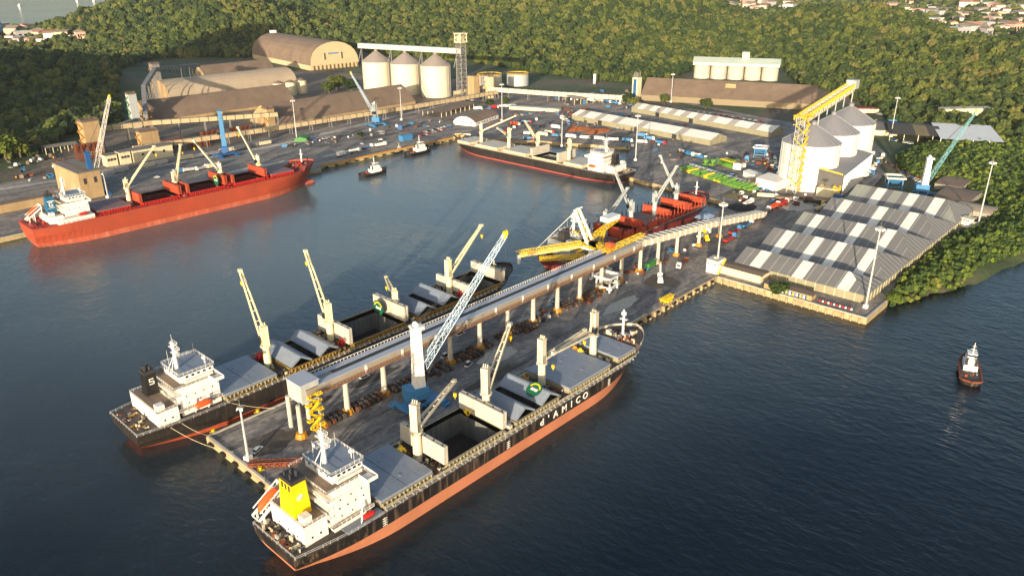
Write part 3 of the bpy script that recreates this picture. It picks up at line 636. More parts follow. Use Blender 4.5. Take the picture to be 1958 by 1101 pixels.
def house(P, xa, xf, D, hb, bw_, levels, wall=White, funnel=(0, 0, 5, 3.2, 7, Black), roofm=HatchG, low=(9, 7), fz=None, boat='side', bridge_w=None, aft=None):
    """accommodation block: xa..xf = aft and front face, bw_ = half width, levels = decks"""
    b = MB(); H = 2.75; z = D; ztop = D+levels*H; bx = wall
    b.box(xa, xf, -bw_, bw_, D, D+H*(levels-1))
    b.box(xa+1.5, xf, -bw_*.94, bw_*.94, D+H*(levels-1), ztop)
    for k in range(1, levels): b.box(xa-1.4, xa+.02, -bw_-.3, bw_+.3, D+H*k-.12, D+H*k+.05)
    b.box(xa-1.4, xf+.1, -bw_-1.6, -bw_+.02, D+H-.12, D+H+.05); b.box(xa-1.4, xf+.1, bw_-.02, bw_+1.6, D+H-.12, D+H+.05)
    b.build('superstructure', wall, P)
    wh = bw_*.70; wa = xa+2.6
    b = MB(); b.box(xa-1.38, xf-.1, -bw_*.98, bw_*.98, ztop+.02, ztop+.1); b.build('bridge_deck', DeckBr, P)
    for sg in (-1, 1): b = MB(); b.box(xa-1.3, xf, min(sg*bw_, sg*(bw_+1.5)), max(sg*bw_, sg*(bw_+1.5)), D+H+.05, D+H+.1); b.build('side_deck', DeckBr, P)
    b = MB(); b.box(wa, xf+.2, -wh, wh, ztop, ztop+2.9); b.box(wa+1, xf-.8, -wh*1.18, wh*1.18, ztop, ztop+1.0)
    b.build('wheelhouse', wall, P)
    b = MB(); b.box(xf-3.4, xf+.4, -hb, hb, ztop-.15, ztop+.05)
    for sg in (-1, 1):
        b.box(xf-3.4, xf+.4, sg*hb-.08, sg*hb+.08, ztop, ztop+1.2); b.box(xf+.3, xf+.42, min(sg*wh, sg*hb), max(sg*wh, sg*hb), ztop, ztop+1.2)
        b.box(xf-3.4, xf-3.28, min(sg*bw_, sg*hb), max(sg*bw_, sg*hb), ztop, ztop+1.2)
        b.beam((xf-1.5, sg*bw_, ztop-3.2), (xf-1.5, sg*(hb-.6), ztop-.2), .3, .3)
    b.build('bridge_wing', wall, P)
    b = MB(); b.box(wa-.5, xf+.7, -wh-.5, wh+.5, ztop+2.9, ztop+3.1); b.build('wheelhouse_roof', roofm, P)
    b = None
    windows(b, -wh*.95, wh*.95, xf+.2, ztop+1.9, 10, 'y', .95, .8, 1, P=P); windows(b, -wh*.9, wh*.9, wa, ztop+1.9, 4, 'y', .8, .7, -1, P=P)
    for sg in (-1, 1):
        windows(b, wa+1.5, xf, sg*wh, ztop+1.9, 5, 'x', 1.1, .8, sg, P=P)
        for k in range(levels-1): windows(b, xa+1, xf-1, sg*bw_, D+H*k+1.6, (4, 3, 4, 3, 4)[k], 'x', .5, .55, sg, P=P)
    for k in range(levels-1): windows(b, -bw_*.85, bw_*.85, xa, D+H*k+1.6, 4, 'y', .5, .55, -1, P=P); windows(b, -bw_*.85, bw_*.85, xf, D+H*k+1.6, 7, 'y', .5, .6, 1, P=P)
    b = MB(); zt = ztop+3.1
    b.rail([(wa-.3, -wh-.4, zt), (xf+.6, -wh-.4, zt), (xf+.6, wh+.4, zt), (wa-.3, wh+.4, zt), (wa-.3, -wh-.4, zt)], 1.05, 1.5, .09)
    for k in range(1, levels+1):
        zz = D+H*k+.05; y_ = bw_+(.2 if k > 1 else 1.5)
        b.rail([(xa, -y_, zz), (xa-1.3, -y_, zz), (xa-1.3, y_, zz), (xa, y_, zz)], 1.0, 1.6, .08)
        if k in (1, levels): b.rail([(xf-3.4 if k > 1 else xf, -y_, zz), (xa, -y_, zz)], 1.0, 1.6, .08); b.rail([(xf-3.4 if k > 1 else xf, y_, zz), (xa, y_, zz)], 1.0, 1.6, .08)
    b.build('deck_railing', White, P)
    b = MB()
    for k in range(levels):
        zz = D+H*k; sg = 1 if k % 2 else -1; b.beam((xa-1.0, sg*2.5, zz), (xa-1.0, -sg*.8, zz+H), .8, .12)
    b.build('stairs', Steel, P)
    mast(P, xa+5, 0, zt, 10.5, .8)
    b = MB(); b.cyl((xf-1.5, -wh*.6, zt), (xf-1.5, -wh*.6, zt+1.6), .12, .12, 6)
    for k in range(6): b.cyl((xf-1.5, -wh*.6, zt+1.6+.28*k), (xf-1.5, -wh*.6, zt+1.6+.28*(k+1)), .8*math.sin(math.pi*(k+.01)/6)+.02, .8*math.sin(math.pi*(k+1)/6)+.02, 12)
    b.build('radar_dome', White, P)
    for (x_, y_, h_) in ((xa+4, wh*.6, 6), (xf-1, wh*.7, 5), (xf-2, -wh*.9, 4.5)): b = MB(); b.cyl((x_, y_, zt), (x_, y_, zt+h_), .06, .04, 4); b.build('antenna', White, P)
    # engine casing and funnel
    fx, fy, fl, fw, fh, fm = funnel; zl = D+H*low[1] if isinstance(low[1], int) else D+low[1]
    b = MB(); cw = low[2] if len(low) > 2 else 7; b.box(xa-low[0], xa-1.45, -cw, cw, D, zl); b.build('engine_casing', wall, P)
    b = MB(); b.box(xa-low[0]+.15, xa-1.5, -cw+.15, cw-.15, zl, zl+.06); b.build('casing_deck', DeckBr, P)
    b = MB(); b.rail([(xa-1.5, -cw, zl), (xa-low[0], -cw, zl), (xa-low[0], cw, zl), (xa-1.5, cw, zl)], 1, 1.5, .08); b.build('casing_railing', White, P)
    windows(None, -cw*.8, cw*.8, xa-low[0], D+1.7, 3, 'y', .7, .7, -1, P=P); windows(None, xa-low[0]+1, xa-2.5, -cw, D+2, 2, 'x', .6, .7, -1, P=P)
    b = MB(); b.box(xa-low[0]+.8, xa-low[0]+3.4, -cw+.8, -cw+3.6, zl, zl+2.2); b.build('vent_house', wall, P)
    b = MB()
    w2 = .82
    vs = [(fx-fl/2, fy-fw/2, zl), (fx+fl/2, fy-fw/2, zl), (fx+fl/2, fy+fw/2, zl), (fx-fl/2, fy+fw/2, zl)]+[(fx-fl/2*w2, fy-fw/2*w2, zl+fh), (fx+fl/2*w2, fy-fw/2*w2, zl+fh), (fx+fl/2*w2, fy+fw/2*w2, zl+fh), (fx-fl/2*w2, fy+fw/2*w2, zl+fh)]
    b.add(vs, [(0, 1, 5, 4), (1, 2, 6, 5), (2, 3, 7, 6), (3, 0, 4, 7), (4, 5, 6, 7)])
    fo = b.build('funnel', fm, P)
    b = MB(); b.box(fx-fl/2*w2-.08, fx+fl/2*w2+.08, fy-fw/2*w2-.08, fy+fw/2*w2+.08, zl+fh-.9, zl+fh+.35)
    for (i, j, r) in ((-.5, -.4, .35), (-.5, .4, .3), (.3, -.3, .5), (.4, .5, .28), (0, .1, .4)): b.cyl((fx+i*fl*.5, fy+j*fw*.5, zl+fh+.3), (fx+i*fl*.5, fy+j*fw*.5, zl+fh+1.7+rnd()), r, r, 8)
    b.build('exhaust_pipes', Dark, fo)
    return fo, zl, ztop
def boat_part(P, x, y, z, L, m, rz=0., tilt=0., name='lifeboat'):
    b = MB(Matrix.Translation((x, y, z)) @ Matrix.Rotation(rz, 4, 'Z') @ Matrix.Rotation(tilt, 4, 'Y')); n = 10; rings = []
    for i in range(n+1):
        u = i/n*2-1; w = (1-abs(u)**3)**.6 if abs(u) < 1 else 0; rings.append([(u*L/2, math.cos(a)*L*.17*w, math.sin(a)*L*.16*w*(1.15 if math.sin(a) > 0 else .9)) for a in [2*math.pi*k/8 for k in range(8)]])
    vs = [p for r in rings for p in r]; fs = [(i*8+k, i*8+(k+1) % 8, (i+1)*8+(k+1) % 8, (i+1)*8+k) for i in range(n) for k in range(8)]
    b.add(vs, fs); return b.build(name, m, P)
def freefall(P, x, y, D, side):
    """orange lifeboat on a white sloping ramp over the stern"""
    b = MB()
    for sy in (-1.9, 1.9): b.beam((x+5, y+sy, D+8), (x-4.5, y+sy, D+1.8), .5, .7); b.beam((x+4.5, y+sy, D), (x+4.5, y+sy, D+8), .45); b.beam((x-3, y+sy, D), (x-3, y+sy, D+3), .45); b.beam((x, y+sy, D), (x, y+sy, D+5), .4)
    for k in range(6): f = k/5; b.beam((x+5-9.5*f, y-1.9, D+8-6.2*f), (x+5-9.5*f, y+1.9, D+8-6.2*f), .3)
    b.beam((x+4.5, y-1.9, D+9.6), (x+4.5, y+1.9, D+9.6), .5)
    for sy in (-1.9, 1.9): b.beam((x+4.5, y+sy, D+8), (x+4.5, y+sy, D+9.6), .4); b.beam((x+4.5, y+sy, D+9.6), (x-4, y+sy, D+4.2), .3)
    b.build('boat_ramp', White, P); return boat_part(P, x, y, D+6.0, 8.5, Orange, 0, -R(33), 'free_fall_boat')

# --- near ship -------------------------------------------------------------
BlackHull = mat('black_hull', (30, 27, 26), .5, .35, .15, streak=.8, dirt=(124, 100, 78), dirt_amt=.8)
S1 = thing('bulk_carrier', 'black bulk carrier with yellow funnel and broad orange waterline on the right of the pier', 'ship', W(-25, 76.0), 0)
D1 = 8.6
H1 = [(36, 55.5), (63, 88), (95, 118.5), (125, 150), (157, 168.5)]
bd1, zd1 = make_hull(S1, 185, 27.2, D1, 4.3, BlackHull, BoatHull, DeckD, H1, 10.4, fc=.912, x0=6, bowm=HatchW)
for (ab, st, hw_) in zip(H1, ('closed', 'vert', 'tent', 'closed', 'closed'), (10.4, 10.4, 10.4, 10.4, 10.4)):
    hatch(S1, ab[0], ab[1], hw_ if ab[0] < 150 else 9.6, D1+.02, st, Coam, HatchW if st == 'vert' else HatchG)
crane(S1, 59.5, .3, D1, 11, (868, 729), 27, Ivory, house=9.5)
crane(S1, 91.5, .3, D1, 11, (975, 620), 27, Ivory, house=9.5)
crane(S1, 121.5, .3, D1, 11, None, 27, Ivory, tip=(149.5, 2.0, D1+13.6), house=9.5)
crane(S1, 153.5, .3, D1, 11, None, 27, Ivory, tip=(125.5, -2.2, D1+14.2), house=9.5)
for x, y, m in ((56.8, 5.6, Yellow), (88.9, 6.5, Yellow), (119, 7, YelDark), (151.2, 5, Yellow), (151.5, 8, YelDark)): grab(S1, x, y, D1+.3, m)
YelFun = mat('funnel_yellow', (240, 196, 10), .4, .05, .5)
fo, zl, zt_ = house(S1, 20, 33, D1, 13.5, 9.5, 5, White, (14.2, 0, 5.4, 7.4, 11.5, YelFun), low=(9, 6.5, 8.5))
b = MB(); zf_ = zl+6.2
for k in range(12):
    a = k*math.pi/6; b.beam((13.9+math.cos(a)*.1, -3.42, zf_), (13.9+math.cos(a)*1.1, -3.40, zf_+math.sin(a)*1.1), .22, .1)
for k in range(10):
    a = k*math.pi/5; b.beam((11.88, -1.2, zf_-.3), (11.9, -1.2+math.cos(a)*1.1, zf_-.3+math.sin(a)*1.1), .12, .28, 1)
for k in range(3): b.box(11.85, 12.1, 1.6-k*1.7-.5, 1.6-k*1.7+.5, zf_+1.6, zf_+4.0, 2)
b.build('funnel_mark', [White, Rust, Dark], fo)
freefall(S1, 11.5, 10.6, D1, 1)
for q in ((22, 35, -13.2, -9.6), (21, 35, 9.6, 13.2)): b = MB(); b.box(*q, D1, D1+.25); b.build('boat_deck', HatchG, S1)
boat_part(S1, 30.5, -11.4, D1+1.1, 5.2, Red, 0)
b = MB(); b.beam((27.5, -12, D1+.3), (29.5, -10.4, D1+5.5), .35); b.build('davit', White, S1)
def fill_deck(P, L, hb, D, holes, mats, n=150, poop=(1, 9), zd=None, hwx=None):
    sp = []
    for (a, c), (e, f) in zip(holes[:-1], holes[1:]): sp += [(c+.8, e-.8, -hb+2.5, hb-2.5, D)]*3
    clutter(P, 'deck_gear', sp, mats, n, .5, 2.0)
    clutter(P, 'mooring_gear', [(poop[0]+.5, poop[1], -hb*.7, hb*.7, D)], mats, 34, .4, 1.8)
    x0 = holes[-1][1]+3; clutter(P, 'windlass', [(x0, L*.925, -hb*.55, hb*.55, D), (L*.925, L*.965, -hb*.3, hb*.3, D)], mats, 60, .5, 2.2, zf=lambda x: zd(x/L))
    b = MB(); x = holes[0][0]
    for sg in (-1, 1):
        y = sg*(hb-1.4)
        for k in range(3): b.cyl((x, y-.35*sg*k, D+.5+.05*k), (holes[-1][1]-2, y-.35*sg*k, D+.5+.05*k), .12, .12, 5)
        q = x
        while q < holes[-1][1]-4: b.beam((q, y-.7*sg, D), (q, y+.3*sg, D+1.5), .14, .14, 1); b.box(q-.1, q+.1, y-.9, y+.2, D, D+.5, 1); q += 2.6
    b.build('deck_pipes', [mats[0], mats[1]], P)
fill_deck(S1, 185, 13.6, D1, H1, [Cream, HatchW, Dark, Steel, Rust], 150, (6.5, 10), zd1)
b = MB(); b.cyl((174, 0, D1+3), (174, 0, D1+15), .55, .4, 8); b.box(173.4, 174.9, -1.6, 1.6, D1+10.5, D1+10.8); b.box(173.6, 174.6, -.9, .9, D1+12.5, D1+14); b.build('foremast', White, S1)
for ch, s_ in zip("d'AMICO", (80.6, 84.2, 88.2, 93.2, 97.4, 101.4, 105.8)):
    lettering('hull_letter', ch, 3.8, White, S1, (s_+25, -13.64, 6.55), (1, 0, 0), (0, 0, 1), .04)
b = MB()
for x in (34.5, 88, 146):   # draught and load marks
    b.box(x-.1, x+.1, -13.66, -13.6, 4.6, 7.6); 
    for k in range(4): b.box(x-.8, x+.8, -13.66, -13.6, 4.7+k*.8, 4.95+k*.8)
b.build('load_marks', White, S1)
emblem(S1, Matrix.Translation((107.5+4.2, -4.4, D1+1.95+.4+3.0)) @ Matrix.Rotation(R(-32), 4, 'Y') @ Matrix.Rotation(-math.pi/2, 4, 'Z'), 3.2)
# --- second ship, left side of the pier -------------------------------------
S2 = thing('bulk_carrier', 'black bulk carrier with black funnel and raised cream cranes left of the pier', 'ship', W(-22.5, -15.8), 0)
D2 = 8.6; BlackH2 = mat('black_hull_worn', (36, 32, 30), .5, .35, .15, streak=1.3, dirt=(84, 70, 56), dirt_amt=.65)
BootR = mat('boot_rust_red', (166, 74, 44), .6, .2, .1, streak=.3, dirt=(110, 50, 36), dirt_amt=.5)
H2 = [(33, 54), (61, 84), (91, 119), (127, 153), (160, 182)]
bd2, zd2 = make_hull(S2, 200, 28, D2, 2.0, BlackH2, BootR, DeckD, H2, 10.8, fc=.93)
for ab, st in zip(H2, ('closed', 'tent', 'vert', 'tent', 'vert')): hatch(S2, ab[0], ab[1], 10.8, D2+.02, st, CoamY if st != 'closed' else Coam, HatchW if st == 'vert' else HatchG)
CrY = mat('crane_cream_yellow', (222, 210, 168), .45, .08, .5, dirt=(150, 120, 60), dirt_amt=.3)
crane(S2, 57.5, 0, D2, 10, (459, 517), 31, CrY, house=8, far=True)
crane(S2, 87.5, 0, D2, 10, (584, 480), 31, CrY, house=8, far=True)
crane(S2, 123, 0, D2, 8.5, (738, 530), 22, CrY, house=4, far=True)
crane(S2, 156.5, 0, D2, 10, (920, 431), 30, CrY, house=8, far=True)
for x, y in ((58, 7.5), (88, -7), (122, 7), (157, -7)): grab(S2, x, y, D2+.3, Red)
fo, zl, zt_ = house(S2, 17, 32, D2, 14, 9.8, 4, White, (13.5, 5.5, 4.6, 4.6, 9, Black), low=(9, 5.5, 11))
for k, (dx, dz, w_, h_) in enumerate(((-.6, .9, 1.7, .35), (-.6, -.1, 1.7, .35), (-.6, -1.1, 1.7, .35), (-1.25, .4, .35, .9), (.2, -.6, .35, .9))):
    b = MB() if k == 0 else b; b.box(13.5+dx+.4-w_/2+.2, 13.5+dx+.4+w_/2+.2, 3.2, 3.26, zl+5.4+dz-h_/2, zl+5.4+dz+h_/2)
b.build('funnel_mark', White, fo)
boat_part(S2, 24, -12.2, D2+3.2, 7.0, Orange, 0)
for x in (21.5, 26.5): b = MB(); b.beam((x, -10.6, D2), (x, -10.8, D2+5), .35); b.beam((x, -10.8, D2+5), (x, -12.6, D2+5.2), .35); b.build('davit', White, S2)
fill_deck(S2, 200, 14, D2, H2, [CoamY, Cream, Dark, Steel, Rust], 160, (1, 8), zd2)
b = MB(); b.cyl((188, 0, D2+3), (188, 0, D2+9), .35, .25, 8); b.box(187.5, 188.6, -1.2, 1.2, D2+7, D2+7.2); b.build('foremast', Cream, S2)
emblem(S2, Matrix.Translation((119-3.75, 2.5, D2+6.2)) @ Matrix.Rotation(-math.pi/2, 4, 'Y') @ Matrix.Rotation(-math.pi/2, 4, 'Z'), 3.6)
# --- third ship with rust-orange hatches, behind the yellow loader ----------
S3 = thing('timber_carrier', 'small rust red ship with orange hatch covers and stanchions behind the yellow ship loader', 'ship', W(207, -12.2), 0)
RedH3 = mat('dark_red_hull', (104, 34, 32), .6, .3, .2, streak=.4, dirt=(66, 30, 26), dirt_amt=.6)
H3 = [(31, 46), (53, 72), (79, 98), (105, 124), (130, 144)]
bd3, zd3 = make_hull(S3, 164, 26, 7.4, 2.2, RedH3, BootR, DeckD, H3, 9.4, fc=.89)
for ab, st in zip(H3, ('closed', 'vert', 'closed', 'vert', 'vert')): hatch(S3, ab[0], ab[1], 9.4, 7.42, st, RustOr, RustOr if st == 'vert' else mat('hatch_brown_grey', (120, 100, 92), .7, .25, .2), hold=RustOr)
GrW = mat('crane_grey_white', (170, 174, 172), .5, .12, .5, dirt=(110, 100, 90), dirt_amt=.4)
crane(S3, 49.5, 0, 7.4, 11, (1200, 360), 25, GrW, house=5, gear=Dark)
crane(S3, 75.5, 0, 7.4, 11, (1176, 328), 25, GrW, house=5, gear=Dark)
crane(S3, 101.5, 0, 7.4, 11, (1294, 318), 25, GrW, house=5, gear=Dark)
crane(S3, 127, 0, 7.4, 11, (1263, 298), 25, GrW, house=5, gear=Dark)
b = MB()
for x in np.arange(32, 146, 4.2):
    for sg in (-1, 1): b.beam((x, sg*11.2, 7.4), (x, sg*11.2, 13.8), .4, .5, 0 if sg < 0 else 1)
b.build('timber_stanchions', [RustOr, Dark], S3)
b = MB()
for k in range(4): b.box(53+k*13, 62+k*13, -11.8, -10.4, 7.4, 12.2-k % 2*1.5)
b.build('side_panels', RustOr, S3)
house(S3, 14, 26, 7.4, 13, 9, 3, GrW, (10, 0, 4, 5, 5, Dark), low=(8, 3, 8))
clutter(S3, 'gear', [(4, 30, -11, 11, 7.4), (15, 25, -6, 6, 18.6), (27, 31, -9, 9, 7.4)], [Rust, Yellow, Steel, Dark, RustOr], 70, .6, 3.0)
fill_deck(S3, 164, 13, 7.4, H3, [RustOr, Dark, Steel, Rust, Red], 120, (1, 6), zd3)
b = MB(); b.cyl((153, 0, 10), (153, 0, 21), .5, .35, 8); b.box(152.5, 154, -1.4, 1.4, 17, 17.3); b.build('foremast', White, S3)
# --- red ship at the far quay ----------------------------------------------
RedHull = mat('red_orange_hull', (160, 66, 40), .55, .18, .1, streak=.9, dirt=(134, 74, 58), dirt_amt=.6)
RedBoot = mat('red_orange_boot', (172, 84, 60), .6, .2, .1, streak=.3, dirt=(214, 150, 120), dirt_amt=.5)
RedDk = mat('red_oxide_deck', (112, 46, 38), .75, .25, .3, dirt=(80, 50, 46), dirt_amt=.5)
S4 = thing('bulk_carrier', 'bright red bulk carrier with blue funnel moored at the far left quay', 'ship', W(27, -273), 0)
D4 = 13.5; H4 = [(38, 58), (66, 90), (98, 123), (131, 154), (160, 178)]
bd4, zd4 = make_hull(S4, 203, 30, D4, 3.2, RedHull, RedBoot, RedDk, H4, 11, fc=.92, redrail=True)
for ab, st in zip(H4, ('closed', 'vert', 'vert', 'vert', 'closed')): hatch(S4, ab[0], ab[1], 11, D4+.02, st, Red, RedHull if st == 'vert' else mat('hatch_mauve', (120, 88, 88), .6, .12, .2), hold=RedDk)
crane(S4, 62, 0, D4, 11, (294, 280), 26, Cream, house=5, gear=Yellow)
crane(S4, 94, 0, D4, 9, (345, 277), 22, Cream, house=6)
crane(S4, 127, 0, D4, 9, (370, 269), 26, Cream, house=6)
crane(S4, 157, 0, D4, 9, (455, 244), 26, Cream, house=6)
for x, y in ((94, -9), (127, -9), (157, -9)): grab(S4, x, y, D4+.1, Red)
emblem(S4, Matrix.Translation((123-3.4, -6.0, D4+5.6)) @ Matrix.Rotation(-math.pi/2, 4, 'Y') @ Matrix.Rotation(-math.pi/2, 4, 'Z'), 3.9)
FunB = mat('funnel_teal_blue', (24, 92, 128), .5, .1, .5)
fo, zl, zt_ = house(S4, 20, 34, D4, 15, 10.5, 4, White, (16, 1.5, 5, 5, 11, FunB), low=(9, 4.5, 10))
b = MB()
for (dx, dz, w_, h_) in ((0, 2.1, 3.8, .5), (0, -2.3, 3.8, .5), (0, 1.2, 2.2, .45), (0, -1.2, 2.2, .45), (-.9, 0, .45, 2.6), (.9, -.6, .45, 1.4), (.4, -.1, 1.2, .4)):
    b.box(16+dx-w_/2, 16+dx+w_/2, 1.5-2.38, 1.5-2.30, zl+5.2+dz-h_/2, zl+5.2+dz+h_/2)
b.build('funnel_mark', White, fo)
freefall(S4, 7, 6, D4, 1); boat_part(S4, 29, -13, D4+3.6, 6, Red)
b = MB(); b.box(14, 35, -14.2, 14.2, D4, D4+2.4); b.build('deckhouse', White, S4)
fill_deck(S4, 203, 15, D4, H4, [RedDk, Red, Red, Steel, Rust], 140, (1, 10), zd4)
b = MB(); b.cyl((193, 0, D4+3), (193, 0, D4+14), .6, .4, 8); b.box(192.4, 194, -1.6, 1.6, D4+10, D4+10.3); b.build('foremast', White, S4)
boat_part(S4, 196, 0, .6, 14, RedBoot, 0, 0, 'bulbous_bow')
# --- grey-hatched ship across the basin ------------------------------------
S5 = thing('bulk_carrier', 'black bulk carrier with thin pink waterline moored across the head of the basin', 'ship', W(391, -90), math.pi/2)
H5 = [(36, 54), (62, 88), (96, 121), (129, 155), (163, 178)]
PinkB = mat('boot_pink_red', (172, 76, 66), .6, .1, .2)
bd5, zd5 = make_hull(S5, 194, 28, 7.0, .75, BlackH2, PinkB, DeckD, H5, 10.8, fc=.93, bowm=Cream)
for ab, st in zip(H5, ('closed', 'vert', 'closed', 'closed', 'closed')): hatch(S5, ab[0], ab[1], 10.8, 7.02, st, Cream, HatchW)
for ((x, tp), L_) in zip(((58, (1068, 300)), (92, (1004, 232)), (125, (951, 245)), (159, (985, 222))), (20, 26, 26, 28)): crane(S5, x, 0, 7.0, 11, tp, L_, Cream, house=7, jibless=(x < 60), gear=Dark)
house(S5, 16, 31, 7.0, 14, 9.8, 4, White, (12, 0, 4.5, 5, 8, Black), low=(9, 5.5, 8))
boat_part(S5, 25, 12.8, 11, 7, Orange)
fill_deck(S5, 196, 14, 7.0, H5, [Cream, YelDark, Cream, Steel, Rust], 160, (1, 8), zd5)
# ------------------------------------------------------------------ warehouses and sheds
def shed(name, label, cat, s, t, rot, L, Wd, h, hz, roofm, wallm, profile='gable', stripes=None, group=None, open_=False, doors=(), z=3.0, rib=0, col=None):
    T = thing(name, label, cat, W(s, t, z), -rot, group)
    pr = []
    if profile == 'gable': pr = [(0, hz), (Wd/2, h), (Wd, hz)]
    elif profile == 'arch':
        for k in range(13): a = math.pi*(1-k/12); pr.append((Wd/2+Wd/2*math.cos(a)*1.0, hz+(h-hz)*math.sin(a)**.85))
    elif profile == 'bow':
        for k in range(11): u = k/10; pr.append((Wd*u, hz+(h-hz)*(1-(2*u-1)**2)**.8))
    elif profile == 'mono': pr = [(0, hz), (Wd, h)]
    elif profile == 'flat': pr = [(0, hz), (Wd, hz+.15)]
    elif profile == 'peak':
        for k in range(13): u = abs(k/6-1); pr.append((Wd*k/12, hz+(h-hz)*(1-u**1.25)))
    ov = .5
    xs_ = [(-ov, L+ov, 0)] if not stripes else []
    if stripes:
        n = len(stripes); 
        for i, c in enumerate(stripes): xs_.append((-ov+(L+2*ov)*i/n, -ov+(L+2*ov)*(i+1)/n, c))
    b = MB()
    for (x0, x1, m) in xs_:
        for (p, q) in zip(pr[:-1], pr[1:]):
            b.add([(x0, p[0]-(.3 if p is pr[0] else 0), p[1]), (x1, p[0]-(.3 if p is pr[0] else 0), p[1]), (x1, q[0]+(.3 if q is pr[-1] else 0), q[1]), (x0, q[0]+(.3 if q is pr[-1] else 0), q[1])], [(0, 1, 2, 3)], m)
            b.add([(x0, p[0], p[1]-.25), (x1, p[0], p[1]-.25), (x1, q[0], q[1]-.25), (x0, q[0], q[1]-.25)], [(3, 2, 1, 0)], m)
    if rib:
        x = rib
        while x < L:
            for (p, q) in zip(pr[:-1], pr[1:]): b.beam((x, p[0], p[1]+.05), (x, q[0], q[1]+.05), .35, .2, 0)
            x += rib
    b.build('roof', roofm, T)
    b = MB()
    if not open_:
        b.add([(0, 0, -.5), (L, 0, -.5), (L, 0, hz-.1), (0, 0, hz-.1)], [(0, 1, 2, 3)]); b.add([(0, Wd, -.5), (L, Wd, -.5), (L, Wd, pr[-1][1]-.1), (0, Wd, pr[-1][1]-.1)], [(3, 2, 1, 0)])
        for x, fl in ((0, 1), (L, 0)):
            pts = [(x, 0, -.5)]+[(x, a, c-.1) for a, c in pr]+[(x, Wd, -.5)]; b.add(pts, [tuple(range(len(pts)))[::(-1 if not fl else 1)]])
        if col:
            x = col
            while x < L: b.box(x-.2, x+.2, -.18, 0, -.4, hz-.1); x += col
            y = col
            while y < Wd and not rib: b.box(L, L+.18, y-.2, y+.2, -.4, hz); y += col
        b.build('wall', wallm, T)
        for (x, w_, hh) in doors:
            d = MB(); d.box(x-w_/2, x+w_/2, -.25, .1, -.4, hh); d.build('door', Dark, T)
    else:
        x = 0
        while x <= L+.1:
            for y in (.4, Wd-.4): b.box(x-.25, x+.25, y-.25, y+.25, -.4, hz-.1)
            x += col or 7
        b.build('post', wallm, T)
    return T
RoofG = mat('membrane_grey', (112, 111, 110), .7, .1, .08, streak=.4, dirt=(100, 96, 92), dirt_amt=.5)
RoofG2 = mat('membrane_green_grey', (138, 140, 130), .7, .08, .08)
RoofW = mat('membrane_white', (226, 220, 208), .6, .06, .1, dirt=(180, 168, 150), dirt_amt=.4)
WallG = mat('membrane_wall', (140, 134, 108), .75, .1, .15, streak=.4, dirt=(112, 104, 84), dirt_amt=.5)
G, H_, Wt = 0, 1, 2
rows = [(272, 298, 12.0, [G, G, Wt, G, G, G, G, Wt, G, G, G, G, Wt, G, G]), (298, 338, 13.5, [G, G, Wt, G, G, G, Wt, G, G, Wt, G, G, G, Wt, G, G, G]),
        (338, 380, 13.5, [H_, G, Wt, G, G, G, G, G, Wt, G, G, G, Wt, G, G, G, G]), (380, 424, 13.5, [G, G, Wt, G, G, G, G, Wt, G, G, G, Wt, G, G, G, G]),
        (424, 468, 13.5, [H_, H_, G, Wt, G, H_, G, Wt, G, G, Wt, G, H_, H_])]
where = ['nearest the water', 'second from the water', 'in the middle of the five', 'second from the silos', 'nearest the white silos']
def shed2(name, label, cat, s0, s1, t0, t1, h, hz, *a, **k):
    """axis-aligned shed: ridge along t; the front (low s) wall faces the camera"""
    return shed(name, label, cat, s0, t0, math.pi/2, t1-t0, s1-s0, h, hz, *a, **k)
SeamM = mat('membrane_seam', (176, 170, 160), .7, .05, .1)
